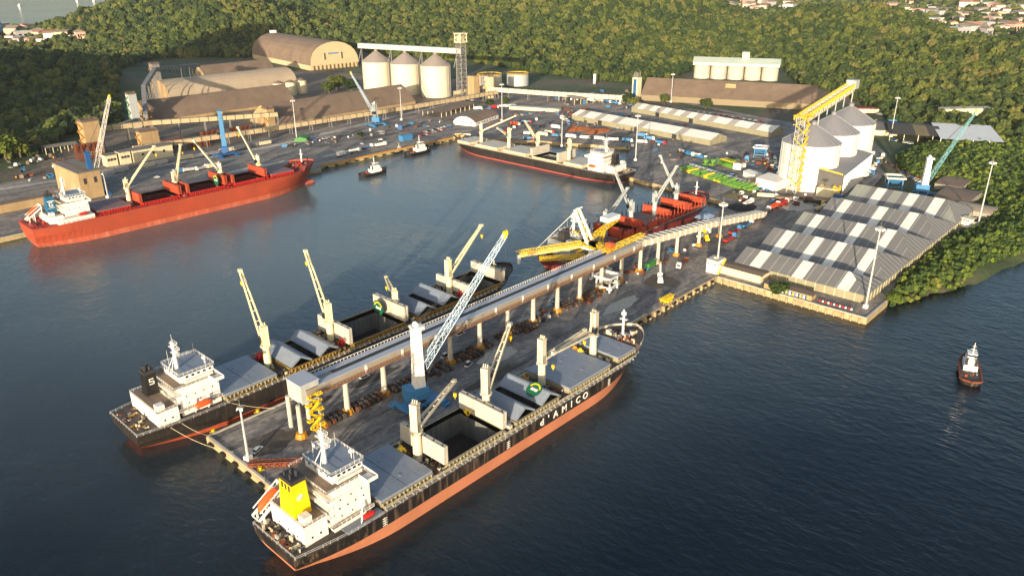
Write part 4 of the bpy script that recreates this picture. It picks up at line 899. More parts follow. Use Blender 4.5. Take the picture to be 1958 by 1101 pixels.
for k, (a, c, h, st) in enumerate(rows):
    Wd, L, hz, hh, hip = c-a-.3, 70.5, 4.3, (9.6 if k == 0 else 12.6), 13.0
    T = thing('tent_warehouse', 'long grey and white striped tent warehouse, %s' % where[k], 'warehouse', W(a, 63.5, 3), -math.pi/2, 'striped tent warehouses on the right quay')
    st = sum([[v]*(4 if v == 2 else 3) for v in st], []); n = len(st); b = MB()
    def up(x, back=False): f = min(1, (L-x)/hip); return (x, (Wd-Wd/2*f) if back else Wd/2*f, hz+(hh-hz)*f)
    for i, m in enumerate(st):
        x0, x1 = L*i/n, L*(i+1)/n
        b.add([(x0, -.3, hz), (x1, -.3, hz), up(x1), up(x0)], [(0, 1, 2, 3)], m); b.add([(x0, Wd, hz), (x1, Wd, hz), up(x1, True), up(x0, True)], [(3, 2, 1, 0)], m)
    b.add([(L, -.3, hz), (L, Wd, hz), (L-hip, Wd/2, hh)], [(0, 1, 2)], 0)
    x = 5
    while x < L-1: p = up(x); b.beam((x, -.3, hz+.04), (p[0], p[1], p[2]+.04), .2, .06, 3); x += 5
    for y in np.arange(3, Wd-1, 4.5): f = 1-abs(2*y/Wd-1); b.beam((L, y, hz+.03), (L-hip*f, y, hz+(hh-hz)*f+.03), .14, .06, 3)
    b.build('roof', [RoofG, RoofG2, RoofW, SeamM], T)
    b = MB(); b.add([(0, 0, -.5), (L, 0, -.5), (L, 0, hz-.05), (0, 0, hz-.05)], [(0, 1, 2, 3)]); b.add([(L, 0, -.5), (L, Wd, -.5), (L, Wd, hz-.05), (L, 0, hz-.05)], [(0, 1, 2, 3)]); b.add([(0, Wd, -.5), (0, 0, -.5), (0, 0, hz-.05), (0, Wd/2, hh-.1), (0, Wd, hz-.05)], [(0, 1, 2, 3, 4)]); b.add([(L, Wd, -.5), (0, Wd, -.5), (0, Wd, hz-.05), (L, Wd, hz-.05)], [(0, 1, 2, 3)])
    x = 5
    while x < L: b.box(x-.15, x+.15, -.16, 0, -.4, hz-.1, 1); x += 5
    y = 2.2
    while y < Wd: b.box(L, L+.16, y-.15, y+.15, -.4, hz-.1, 1); y += 4.5
    b.build('wall', [WallG, mat('wall_post', (196, 186, 150), .7, .1, .3)], T)
shed2('quay_store', 'low cream building with brown roof along the right quay edge', 'building', 261.5, 271, 54, 84, 4.6, 4.2, Brown, Cream, 'gable')
T = shed2('quay_shed', 'long low shed painted with blue and yellow pictures below the striped tents', 'building', 257.5, 263, 88, 113, 3.2, 2.8, Brown, SunC, 'flat')
b = MB()
for k in range(16): b.box(9+k*.92, 9.7+k*.92, -.28, -.02, .3+.5*(k % 3 == 0), 2.3-.4*(k % 2), k % 4)
b.build('mural', [SkyB, White, Blue, Yellow], T)
b = MB()
for k in range(12): b.box(k*1.4, k*1.4+.7, 0, .5, 0, .9, k % 2)
T = b.build('barrier_row', [Red, White]); T.location = W(260, 116, 3); T.rotation_euler = (0, 0, -math.pi/2); tag(T, 'red and white barrier blocks in a row along the right quay', 'barrier')
# big sheds beyond the far quay
shed('storage_shed', 'long brown shed behind the first conveyor at the far left quay', 'shed', 243, -592, .04, 172, 54, 20.5, 3, Brown, SunC, 'peak', rib=0)
shed('storage_shed', 'long brown shed in front of the left silos with crane shadows on it', 'shed', 320, -474, -.02, 190, 50, 20.5, 3, Brown, SunC, 'peak')
shed('storage_shed', 'bright beige arched shed behind the brown sheds on the left', 'shed', 319, -708, .01, 176, 52, 24, 3, Beige, SunC, 'arch')
shed('storage_shed', 'small brown shed partly hidden behind the beige arched shed', 'shed', 430, -830, .0, 110, 44, 22, 3, Brown, SunC, 'peak')
T = shed('storage_hangar', 'huge brown barrel roofed hangar with pale gable at the foot of the hills', 'hangar', 634, -1061, 1.70, 223, 86, 41, 7, Brown, mat('pale_gable', (186, 168, 130), .85, .1, .1), 'arch', z=3)
b = MB(); b.box(223.0, 223.4, 26, 28, 14, 24); b.box(223.0, 223.4, 56, 58, 14, 24)
b.build('window', Dark, T); b = MB(); 
for k in range(12): b.box(223.1, 226, 4+k*7, 5+k*7, -.5, 6.5)
b.build('buttress', SunC, T)
b = MB()
for k in range(9): b.box(223.0, 223.3, 33+k*2.1, 34.6+k*2.1, 22, 24)
b.build('sign_lettering', SkyB, T)
b = MB(); b.box(-3, 3, 38, 48, 38, 45); b.build('roof_cabin', White, T)
T = shed('flat_warehouse', 'wide brown warehouse roof below the pale silo house', 'warehouse', 707.8, -291, 1.20, 198.6, 64, 23, 6.5, Brown, mat('slatted_ochre', (132, 118, 92), .85, .25, 1.2), 'gable', col=4)
b = MB(); b.box(96, 108, 20, 30, 16, 21.5); b.build('roof_vent_house', SunC, T)
tw = thing('elevator_tower', 'blue and cream elevator tower at the left end of the wide brown warehouse', 'tower', W(711, -300, 3))
b = MB(); b.box(-4, 4, -4, 4, 0, 26); b.build('shaft', Cream, tw); b = MB(); b.box(-4.6, -4, -2, 2, 3, 24); b.build('blue_panel', Blue, tw); b = MB(); b.lattice((0, 0, 26), (0, 0, 32), 6, 5, 3, .5); b.build('headframe', Steel, tw)
# silo house: five pale silos under one long roof
T = thing('silo_house', 'row of pale concrete silos under one long pale green roof in front of the forest', 'silo', W(913, -342, 3), -1.13)
for k in range(5): b = MB(); b.cyl((12+k*23.5, 20, -2), (12+k*23.5, 20, 19), 11.4, 11.4, 24); b.build('silo', ConcW, T)
b = MB(); b.prism([(0, 2), (118, 2), (118, 41), (0, 41)], 19, 22.5); b.add([(-1, 1, 22.5), (119, 1, 22.5), (119, 21, 28.5), (-1, 21, 28.5), (119, 42, 22.5), (-1, 42, 22.5)], [(0, 1, 2, 3), (3, 2, 4, 5)]); b.add([(-1, 1, 22.5), (-1, 21, 28.5), (-1, 42, 22.5), (119, 1, 22.5), (119, 21, 28.5), (119, 42, 22.5)], [(0, 1, 2), (5, 4, 3)])
b.build('roof', mat('pale_green_roof', (186, 196, 180), .7, .08, .05), T); b = MB(); b.box(66, 76, 14, 24, 27, 37); b.build('roof_cabin', ConcW, T)
# white tents in the yard
RoofT = mat('tent_white', (222, 216, 206), .6, .08, .1); RoofT2 = mat('tent_grey', (168, 160, 148), .7, .08, .1)
shed('storage_tent', 'nearer long white tent with pale stripes in the open yard', 'tent', 553.8, -275, 1.66, 174, 27, 9.2, 5.0, [RoofT2, RoofT], WallG, 'gable', [1, 0, 1, 1, 0, 1, 1, 0, 1, 1, 1, 0, 1, 1, 1, 1, 1, 0, 1, 1, 1, 1], 'long striped tents in the open yard', doors=((40, 5, 4.5), (88, 5, 4.5), (134, 5, 4.5)), col=8)
shed('storage_tent', 'farther long tent with grey and white stripes in the open yard', 'tent', 634.4, -254, 1.72, 180, 20, 9.2, 5.0, [RoofT2, RoofT], WallG, 'gable', [0, 1, 0, 1, 0, 1, 0, 1, 0, 1, 0, 1, 0, 1, 1, 0, 1, 1, 0, 1, 1], 'long striped tents in the open yard', doors=((38, 5, 4.5), (84, 5, 4.5)), col=8)
# office with a round white gable and the two roofs behind it
T = shed('harbour_hall', 'white arched gable building with brown roof beside the harbour basin', 'building', 458.8, -325, -.27, 50, 26, 9.5, 4, Brown, White, 'bow')
b = MB(); windows(b, 2, 24, 0, 3.6, 4, 'y', 1.6, 1.2, -1, .2); b.build('window', Glass, T); b = MB(); windows(b, 4, 46, 0, 2.2, 7, 'x', 2, 1.2, -1, .2); b.build('side_window', Glass, T)
shed('open_shelter', 'brown roofed open shelter left of the white arched building', 'shelter', 470, -388, -.2, 70, 26, 6.5, 5, Brown, Cream, 'gable', open_=True, col=9)
shed('open_shelter', 'grey canopy on posts left of the long striped tents', 'shelter', 628, -330, .3, 40, 34, 9, 6.5, mat('canopy_grey', (150, 140, 124), .8, .15, .1), Cream, 'gable', open_=True, col=9)
shed('yard_office', 'long low pale office row at the head of the yard', 'building', 556, -368, 1.2, 60, 9, 4.2, 3.6, RoofT2, Cream, 'flat')
# buildings right of the white silos
GreyR = mat('grey_tin_roof', (120, 110, 98), .7, .15, .1)
shed('workshop', 'small beige gabled workshop beside the tall lamp mast', 'workshop', 684, -10, 1.0, 24, 50, 7, 4.5, GreyR, Cream, 'gable', open_=False)
shed('workshop', 'dark brown and olive open workshop roof behind the parked cars', 'workshop', 670, 12, 1.15, 44, 64, 9.5, 6, [mat('dark_roof', (66, 60, 54), .8, .15, .1), mat('olive_roof', (118, 104, 70), .8, .15, .1)], Cream, 'gable', [0, 0, 1, 0], open_=True, col=12)
shed('workshop', 'wide white roofed workshop with three dark bays', 'workshop', 676, 54, 1.15, 50, 60, 10, 6.5, mat('white_tin_roof', (208, 208, 204), .5, .06, .1), White, 'mono', open_=True, col=13)
shed('fuel_shelter', 'small white canopy on two posts at the right end of the workshops', 'shelter', 720, 118, 1.15, 24, 14, 6, 5.5, White, White, 'flat', open_=True, col=12)
shed('row_building', 'pale long two storey building on the slope under the right forest', 'building', 800, 22, .75, 52, 12, 7.5, 7, ConcW, Cream, 'flat', z=9)
shed('row_building', 'beige low house at the edge of the right forest', 'building', 800, -20, .8, 22, 14, 6, 4, Brown, Cream, 'gable', z=5)
shed('row_building', 'pale building with flat roof right of the blue lattice boom', 'building', 790, 100, .8, 34, 14, 5, 4.6, ConcW, Cream, 'flat', z=5)
shed('row_building', 'low white hall at the far right edge among trees', 'building', 735, 150, 1.1, 34, 14, 6, 4, RoofT, White, 'gable')
shed('row_building', 'red roofed shelter beside the forest above the white silos', 'building', 790, -62, .9, 30, 12, 5, 4, mat('red_roof', (150, 56, 44), .7, .2, .2), Cream, 'gable', z=4)
# brown sheds behind the right tents
shed2('brown_shed', 'low brown roofed shed behind the tents, next to the blue crane', 'shed', 520, 556, 94, 112, 4.5, 3.6, Brown, Conc, 'bow')
shed2('brown_shed', 'low brown roofed shed behind the tents, with a pale ridge line', 'shed', 484, 518, 104, 126, 4.5, 3.6, Brown, Conc, 'bow')
shed2('brown_shed', 'low brown roofed shed behind the tents, beside the mangrove lamp mast', 'shed', 462, 482, 122, 144, 5, 3.8, Beige, Conc, 'bow')
T = thing('guard_hut', 'small cream two level hut at the foot of the mangrove lamp mast', 'hut', at(1848, 433, 3), -.2)
b = MB(); b.box(-3, 3, -3.5, 3.5, 0, 3); b.box(-2.4, 2.4, -2.6, 2.6, 3, 5.6); b.build('wall', White, T); b = MB(); b.box(-3.6, 3.6, -4, 4, 3, 3.25); b.box(-3.2, 3.2, -3.6, 3.6, 5.6, 5.9); b.build('roof', Cream, T); b = MB(); windows(b, -2, 2, -2.4, 4.4, 3, 'y', 1, .8, -1, .1); b.build('window', Glass, T)
T = thing('quay_cabin', 'white cabin with yellow stair at the root of the pier', 'cabin', W(262, 57.5, 3.0), 0)
T.scale = (.78, .8, .85)
b = MB(); b.box(-5, 5, -4, 4, 0, 8.5); b.build('wall', White, T); b = MB(); b.box(-5.3, 5.3, -4.3, 4.3, 8.5, 8.8); b.box(-1, 1, -1, 1, 8.8, 9.8); b.build('roof', ConcW, T); b = MB(); windows(b, -3.5, 3.5, -5, 6, 3, 'y', 1, 1, -1, .1); windows(b, -4, 4, -4, 6, 4, 'x', 1, 1, -1, .1); b.build('window', Glass, T); b = MB(); b.beam((-4.5, -4.8, 0), (4.5, -4.8, 8), 1.0, .3); b.beam((-4.5, -5.2, 1), (4.5, -5.2, 9), .12); b.build('stair', Yellow, T)
# ------------------------------------------------------------------ silos
SiloW = mat('silo_white', (212, 208, 200), .5, .04, .1, streak=.12, dirt=(188, 176, 158), dirt_amt=.4); SiloR = mat('silo_roof_grey', (124, 124, 128), .55, .06, .1); SiloC = mat('silo_cream', (202, 192, 170), .7, .06, .1, streak=.1, dirt=(168, 152, 124), dirt_amt=.5)
def silo(label, s, t, r, ze, za, wm, rm, grp):
    T = thing('grain_silo', label, 'silo', W(s, t, 3), 0, grp); b = MB(); n = 48
    zz = 0; H = ze-3
    b.cyl((0, 0, -1), (0, 0, H), r, r, n)
    for k in range(1, int(H/2.4)): b.cyl((0, 0, k*2.4), (0, 0, k*2.4+.12), r+.06, r+.06, n)
    for k in range(24): a = k*math.pi/12; b.beam((math.cos(a)*(r+.1), math.sin(a)*(r+.1), 0), (math.cos(a)*(r+.1), math.sin(a)*(r+.1), H), .2, .2)
    b.build('wall', wm, T)
    b = MB(); b.cyl((0, 0, H), (0, 0, za-3), r+.5, 1.6, n)
    for k in range(24): a = k*math.pi/12; b.beam((math.cos(a)*(r+.5), math.sin(a)*(r+.5), H+.12), (math.cos(a)*1.6, math.sin(a)*1.6, za-3+.1), .25, .25)
    b.build('roof', rm, T); b = MB(); b.cyl((0, 0, za-3.2), (0, 0, za-1), 2, 2, 12); b.cyl((0, 0, za-1), (0, 0, za-.2), 2.4, .5, 12); b.build('vent', rm, T); return T
for k, w_ in enumerate(('nearest the pier', 'middle', 'farthest from the pier')): silo('tall white silo with grey cone roof, %s of three on the right' % w_, 465+47.6*k, 20-4.5*k, 20.5, 36, 48.5, SiloW, SiloR, 'white steel silos on the right')
for k, w_ in enumerate(('left', 'middle', 'right')): silo('cream silo with dusty cone roof, %s of three under the overhead gallery' % w_, 543.6+11.7*k, -591+43.8*k, 18.6, 40.6, 53.5, SiloC, mat('silo_roof_dusty', (138, 128, 122), .7, .08, .1), 'cream silos under the gallery')
# lean-to building next to the right silos
T = shed('loading_hall', 'grey roofed hall with white columns and yellow stairs beside the white silos', 'hall', 450, 52, -.12, 86, 17, 17.5, 15, SiloR, mat('hall_grey', (84, 82, 80), .7, .1, .2), 'mono')
b = MB()
for k in range(17): b.box(2+k*5, 3.4+k*5, -1.0, -.1, -.4, 15)
b.build('column', White, T); b = MB(); b.rail([(-.3, .5, 15.4), (-.3, 16.5, 17.8)], 1.3, 1.5, .3); b.lattice((-5, 2, 0), (-5, 2, 9), 4, 4, 5, .35); b.beam((-5, 0, 4), (-.2, 14, 7), 1, .3); b.build('stair', Yellow, T)
b = MB(); b.box(-7, -.3, 1, 15, 0, 6.5); b.build('annex', Cream, T); b = MB(); b.box(-12, -7, -4, 2, 0, 4.5); b.build('blue_booth', Blue, T)
shed('white_store', 'bright white windowless store in front of the white silos', 'building', 432, 12, 0.0, 20, 16, 8, 7, RoofT, White, 'mono')
# yellow conveyor frame over the right silos
T = thing('silo_elevator', 'yellow lattice elevator tower and rising conveyor frame over the white silos', 'conveyor', W(440, 21.5, 3))
b = MB(); b.lattice((0, 0, 0), (0, 0, 54), 7, 6, 11, .35); b.build('tower_frame', GrW, T)
b = MB()
for k in range(11): z = 2+k*4.7; b.beam((-3.2 if k % 2 else 3.2, -3.8, z), (3.2 if k % 2 else -3.2, -3.8, z+4.7), 1.0, .3); b.beam((-3.5, -4, z), (3.5, -4, z), .8, .3); b.rail([(-3.5, -4.4, z), (3.5, -4.4, z)], 1.1, 1.2, .16)
for k in range(11): z = 2+k*4.7; b.beam((-3.8, -3.2 if k % 2 else 3.2, z), (-3.8, 3.2 if k % 2 else -3.2, z+4.7), .9, .3)
b.rail([(-5, -5, 54), (5, -5, 54), (5, 5, 54), (-5, 5, 54), (-5, -5, 54)], 1.4, 1.5, .3); b.build('stair', Yellow, T)
q0, q1 = Vector((4, -5, 50)), Vector((124, -16, 55))
q0 = Vector((2, 4, 50)); q1 = Vector((134, 18, 58))
b = MB(); b.lattice(q0, q1, 6, 6, 26, .45, 0, 5, 5); b.build('gallery_frame', mat('gallery_cream', (210, 196, 168), .6, .1, .3), T)
b = MB()
for sg in (-3.4, 3.4):
    for z in (.2, 1.5, 2.8): b.beam(q0+Vector((0, sg, z+1)), q1+Vector((0, sg, z+1)), .28)
    for k in range(60): p = q0+(q1-q0)*k/60+Vector((0, sg, 1)); b.beam(p, p+Vector((0, 0, 3)), .3)
    for k in range(0, 60, 2): p = q0+(q1-q0)*k/60+Vector((0, sg, 1)); r_ = q0+(q1-q0)*(k+1)/60+Vector((0, sg, 4)); b.beam(p, r_, .4)
b.build('gallery_railing', Yellow, T)
b = MB()
b.box(q1.x-2, q1.x+6, q1.y-4, q1.y+4, q1.z-1, q1.z+6); b.build('end_house', GrW, T)
for f in (.30, .62, .97):
    p = q0+(q1-q0)*f; b = MB(); z_ = 0 if f > .9 else 38
    for y_ in (-3, 3): b.beam((p.x, p.y+y_, p.z-2), (p.x, p.y+y_, z_), .7)
    b.beam((p.x, p.y-3, p.z-2), (p.x, p.y+3, p.z-2), .7); b.build('support', GrW, T)
# overhead gallery and tower of the cream silos
T = thing('silo_gallery', 'pale gallery above the three cream silos with a lattice tower at its right', 'conveyor', W(543.6, -591, 3))
p0 = Vector((-6, 26, 56)); p1 = Vector((33, -127, 56))
b = MB(); b.beam(p0, p1, 7, 6); b.build('gallery', LSteel, T); b = MB()
for f in (.02, .32, .62, .95):
    p = p0+(p1-p0)*f; b.beam((p.x-6, p.y, 37), (p.x, p.y, 53), .8); b.beam((p.x, p.y, 0), (p.x, p.y, 54), 1)
b.build('support', Steel, T)
p = p0+(p1-p0)*.97; b = MB(); b.lattice((p.x, p.y-3, 0), (p.x, p.y-3, 66), 9, 8, 13, .8); b.build('elevator_tower', Steel, T); b = MB(); b.box(p.x-6, p.x+6, p.y-9, p.y+3, 66, 67); b.box(p.x-6, p.x+6, p.y-9, p.y+3, 76, 77); b.lattice((p.x, p.y-3, 67), (p.x, p.y-3, 76), 10, 10, 2, .9); b.box(p.x-3, p.x+3, p.y-6, p.y, 67, 74); b.build('tower_head', Cream, T)
b = MB(); b.box(p.x+4, p.x+14, p.y-20, p.y-9, 0, 27); b.build('elevator_house', SunC, T)
# squat tanks and small silos
for k, (x, y, r, h) in enumerate(((936, 163, 17, 14), (990, 163, 15, 15))):
    T = thing('storage_tank', 'broad %s tank behind the cream conveyor, %s one' % (('white', 'left') if k == 0 else ('streaked grey', 'right')), 'tank', at(x, y, 3)); b = MB(); b.cyl((0, 0, 0), (0, 0, h), r, r, 36); b.build('wall', [ConcW, GrW][k], T); b = MB(); b.cyl((0, 0, h), (0, 0, h+1.5), r, 1, 36); b.build('roof', Brown, T)
    b = MB(); b.rail([(math.cos(a)*r, math.sin(a)*r, h) for a in np.linspace(0, 6.28, 17)], 1.4, 3, .35); b.build('railing', Yellow, T)
for k, (x, y) in enumerate(((535, 184), (557, 182), (578, 178))):
    T = thing('small_silo', 'small cream silo with conical top, %s of three between the sheds' % ('left', 'middle', 'right')[k], 'silo', at(x, y, 3), 0, 'three small silos between the sheds'); b = MB(); b.cyl((0, 0, 0), (0, 0, 16), 7, 7, 24); b.build('wall', Cream, T); b = MB(); b.cyl((0, 0, 16), (0, 0, 19), 7.2, 1, 24); b.build('roof', Brown, T)
# ------------------------------------------------------------------ conveyors of the far quay
def gallery(label, pts, w, h, m, step=22, name='belt_conveyor', legs=True, base=3.0, seams=True):
    T = thing(name, label, 'conveyor', Vector((*pts[0][:2], base)))
    o = Vector((*pts[0][:2], base)); b = MB(); lg = MB()
    for p, q in zip(pts[:-1], pts[1:]):
        p, q = Vector(p)-o, Vector(q)-o; b.beam(p, q, w, h); n = max(1, int((q-p).length/8)); d = (q-p).normalized(); sd_ = Vector((-d.y, d.x, 0)).normalized()
        if seams:
            for k in range(1, n): c = p+(q-p)*k/n; b.obb(c, d*.25, sd_*(w/2+.12), Vector((0, 0, 1))*(h/2+.12), 1)
        if legs:
            n = max(1, round((q-p).length/step))
            for k in range(n+1):
                c = p+(q-p)*k/n
                for sg in (-1, 1): lg.beam(c+sd_*sg*w*.42, Vector((c.x, c.y, 0))+sd_*sg*w*.6, .6)
                lg.beam(c-sd_*w*.5+Vector((0, 0, -h*.6)), c+sd_*w*.5+Vector((0, 0, -h*.6)), .5)
    b.build('gallery', [m, Dark], T)
    if legs: lg.build('trestle', Steel, T)
    return T
GalC = mat('gallery_ochre', (186, 164, 126), .8, .1, .1, streak=.2, dirt=(128, 104, 72), dirt_amt=.5)
P3 = lambda s, t, z: (s, -t, z)
gallery('long low ochre conveyor gallery running along the far left quay to the silos', [P3(165, -448, 11), P3(290, -436, 11), P3(470, -428, 11), P3(600, -430, 11)], 4.5, 4.0, GalC)
gallery('ochre conveyor gallery crossing behind the white office to the wide warehouse', [P3(598, -440, 14), P3(630, -372, 12), P3(668, -290, 11)], 5, 5, mat('gallery_pink', (206, 184, 158), .8, .1, .1))
gallery('upper ochre conveyor gallery between the transfer towers on the far left', [P3(160, -500, 22), P3(206, -500, 21), P3(320, -470, 17)], 4.5, 4.0, GalC)
gallery('sloping conveyor from the cream silos down to the right transfer tower', [P3(566, -470, 10), P3(620, -450, 16)], 4.5, 4, GalC)
gallery('grey conveyor rising to the dark forest behind the left sheds', [P3(232, -575, 14), P3(262, -640, 34), P3(322, -742, 40)], 4.5, 4, Steel)
gallery('grey level conveyor at the forest edge behind the beige shed', [P3(322, -742, 40), P3(405, -800, 32)], 4.5, 4, Steel)
gallery('steep grey conveyor between the ochre tower and the lattice tower', [P3(165, -500, 20), P3(222, -575, 12)], 4, 3.5, Steel, legs=False)
for nm, lb, (s, t), (a, c, h), m in (('transfer_tower', 'tall ochre transfer tower at the left end of the upper conveyor', (148, -492), (14, 12, 29), SunC), ('transfer_tower', 'white transfer tower with green ladder at the dark forest edge', (224, -582), (8, 7, 34), GrW), ('transfer_tower', 'grey transfer tower at the forest edge on top of the rising conveyor', (322, -744), (9, 9, 42), Steel),
        ('transfer_tower', 'slim cream transfer tower left of the round tanks', (598, -440), (7, 7, 26), Cream), ('transfer_tower', 'ochre tower between the two brown sheds', (316, -480), (8, 10, 19), SunC), ('transfer_tower', 'squat ochre transfer house on the long low conveyor', (188, -470), (16, 9, 17), SunC)):
    T = thing(nm, lb, 'tower', W(s, t, 3)); b = MB(); b.box(-a/2, a/2, -c/2, c/2, 0, h); b.box(-a/2-.4, a/2+.4, -c/2-.4, c/2+.4, h*.62, h*.62+.5); b.build('shaft', m, T); b = MB(); b.box(-a/2-.6, a/2+.6, -c/2-.6, c/2+.6, h, h+.6); b.rail([(-a/2, -c/2, h+.6), (a/2, -c/2, h+.6), (a/2, c/2, h+.6), (-a/2, c/2, h+.6), (-a/2, -c/2, h+.6)], 1.2, 2, .2); b.build('roof', Brown, T)
    b = MB()
    for k in range(int(h/4)): b.beam((-a/2-1, -c/2+(c if k % 2 else 0), k*4), (-a/2-1, -c/2+(0 if k % 2 else c), k*4+4), .9, .3)
    b.build('stair', YelDark if 'green' not in lb else Green, T)
T = thing('machine_platform', 'orange and yellow machinery on a frame beside the first brown shed', 'machinery', W(238, -590, 3)); b = MB(); b.lattice((0, 0, 0), (0, 0, 16), 9, 9, 4, .6); b.build('frame', YelDark, T); clutter(T, 'machine_parts', [(-5, 5, -5, 5, 0), (-5, 5, -5, 5, 8)], [Orange, Yellow, Rust], 16, 1, 3)
for s, t, hh, lb in ((236, -462, 10, 'rusty hopper row between the two ochre conveyors'), (270, -470, 8, 'second rusty hopper row between the two ochre conveyors'), (128, -470, 14, 'rusty frame row left of the ochre transfer tower'), (196, -458, 9, 'rusty hopper row under the upper conveyor'), (215, -446, 8, 'brown steel frames under the upper conveyor')):
    T = thing('hopper_row', lb, 'machinery', W(s, t, 3)); b = MB()
    for k in range(4): b.lattice((k*5, 0, 0), (k*5, 0, hh), 4, 4, 3, .5); b.cyl((k*5, 0, hh*.5), (k*5, 0, hh), .6, 2.2, 10)
    b.build('frame', Rust, T)
for k, (px, py, a, c, h, lb) in enumerate(((212, 316, 9, 9, 9, 'small cream tank house beside the white lattice crane'), (238, 312, 9, 9, 10, 'cream box building right of the small tank house'), (290, 303, 34, 12, 10, 'long pale building with window openings behind the red ship'))):
    T = thing('quay_building', lb, 'building', at(px, py, 3), 0.0); b = MB(); b.box(-a/2, a/2, -c/2, c/2, 0, h); b.build('wall', Cream, T); b = MB(); b.box(-a/2-.4, a/2+.4, -c/2-.4, c/2+.4, h, h+.4); b.build('roof', GreyR, T); b = MB(); windows(b, -a*.4, a*.4, -c/2, h*.6, 3, 'x', 1.8, 2.0, -1, .2); b.build('window', Dark, T)
T = thing('quay_warehouse', 'tall ochre warehouse with two dark windows behind the red ship superstructure', 'building', W(84, -344, 3)); b = MB(); b.box(0, 15, 0, 48, 0, 19); b.build('wall', SunC, T)
b = MB(); b.box(-.5, 15.5, -.5, 48.5, 19, 19.6); b.build('roof', GreyR, T); b = MB(); b.box(4, 8, -.3, 48.5, 19.6, 19.7); b.build('roof_strip', Brown, T)
for x in (3, 10): b = MB(); b.box(x, x+1.8, -.2, .1, 11, 15); b.build('window', Dark, T)
T = thing('quay_wall_shed', 'low ochre lit wall behind the stern of the red ship', 'wall', W(-60, -352, 3)); b = MB(); b.box(0, 128, 0, 6, 0, 5.5); b.build('wall', SunC, T); b = MB(); b.box(-.3, 128.3, -.3, 6.3, 5.5, 5.9); b.build('coping', Brown, T)
T = shed('carport', 'dark open shelter with beige edge at the foot of the dark forest', 'shelter', 118, -520, .1, 26, 14, 7, 5.5, GreyR, Cream, 'gable', open_=True, col=6)
# ------------------------------------------------------------------ pier conveyor
T = thing('pier_conveyor', 'long raised grey conveyor gallery on columns along the pier', 'conveyor', W(20, 25, 3))
GalS = mat('gallery_side', (150, 138, 122), .7, .12, .1, streak=.2, dirt=(116, 98, 80), dirt_amt=.5); GalT = mat('gallery_top', (168, 172, 180), .5, .08, .1)
def gl(s, t, z): return Vector((s-20, -(t-25), z-3))
Lg0, Lg1 = gl(24, 25, 18.7), gl(232, 25, 18.7)
b = MB(); b.beam(Lg0, Lg1, 8.6, 3.0); b.build('gallery', GalS, T)
b = MB(); b.beam(Lg0+Vector((0, 2.9, 1.62)), Lg1+Vector((0, 2.9, 1.62)), 2.6, .25); b.beam(Lg0+Vector((0, -2.6, 1.62)), Lg1+Vector((0, -2.6, 1.62)), 3.2, .25); b.build('gallery_roof', GalT, T)
b = MB(); b.beam(Lg0+Vector((14, .3, 1.55)), Lg1+Vector((0, .3, 1.55)), 2.6, .1); b.build('belt', Dark, T)
b = MB(); b.rail([Lg0+Vector((0, 4.4, 1.5)), Lg1+Vector((0, 4.4, 1.5))], 1.1, 1.6, .16, bars=(1,)); b.build('railing', White, T)
b = MB(); b.rail([Lg0+Vector((0, -4.9, -1.6)), Lg1+Vector((0, -4.9, -1.6))], 1.1, 1.5, .14, bars=(1, .5)); b.beam(Lg0+Vector((0, -4.9, -1.6)), Lg1+Vector((0, -4.9, -1.6)), 1.2, .15); b.build('walkway', mat('walkway_brown', (150, 112, 84), .7, .2, .3), T)
k = 0
for s in [41+17.5*i for i in range(12)]:
    c = MB(); p = gl(s, 28, 3); c.cyl((p.x, p.y, 0), (p.x, p.y, 14.2), 1.15, .95, 12); c.box(p.x-.7, p.x+.7, p.y-.9, p.y+6.5, 12.8, 14.2)
    o = c.build('support_column', ConcW, T)
    c = MB(); c.cyl((p.x, p.y, 0), (p.x, p.y, 1.6), 2.2, 1.9, 10)
    for q in range(8): a = q*math.pi/4; c.beam((p.x+2.3*math.cos(a), p.y+2.3*math.sin(a), 0), (p.x+1.6*math.cos(a), p.y+1.6*math.sin(a), 2.1), .6, .3)
    c.build('column_guard', YelDark, o)
    c = MB(); c.box(p.x+8.4, p.x+9.4, -4.55, -4.3, 13.9, 17.0); c.build('side_frame', White, T)
# onward sloping gallery beyond the kink
q = [gl(232, 25, 19.0), gl(300, 30, 14.5), gl(368, 33, 6)]
b = MB(); b.beam(q[0], q[1], 6, 3.4); b.beam(q[1], q[2], 6, 3.4)
for k in range(1, 26): f = k/26; c = q[0]+(q[1]-q[0])*f*2 if f < .5 else q[1]+(q[2]-q[1])*(f-.5)*2; b.box(c.x-.15, c.x+.15, c.y-3.15, c.y+3.15, c.z-1.9, c.z+1.85, 1)
b.build('sloping_gallery', [mat('gallery_beige', (196, 180, 156), .7, .08, .1), White], T)
for s, t, z in ((251, 28, 14.5), (269, 29, 13.5), (292, 30, 11), (315, 31, 8)):
    p = gl(s, t, 3); c = MB(); c.cyl((p.x, p.y, 0), (p.x, p.y, z), 1.1, .95, 12); o = c.build('support_column', ConcW, T); c = MB(); c.cyl((p.x, p.y, 0), (p.x, p.y, 1.6), 2.2, 1.8, 10); c.build('column_guard', YelDark, o)
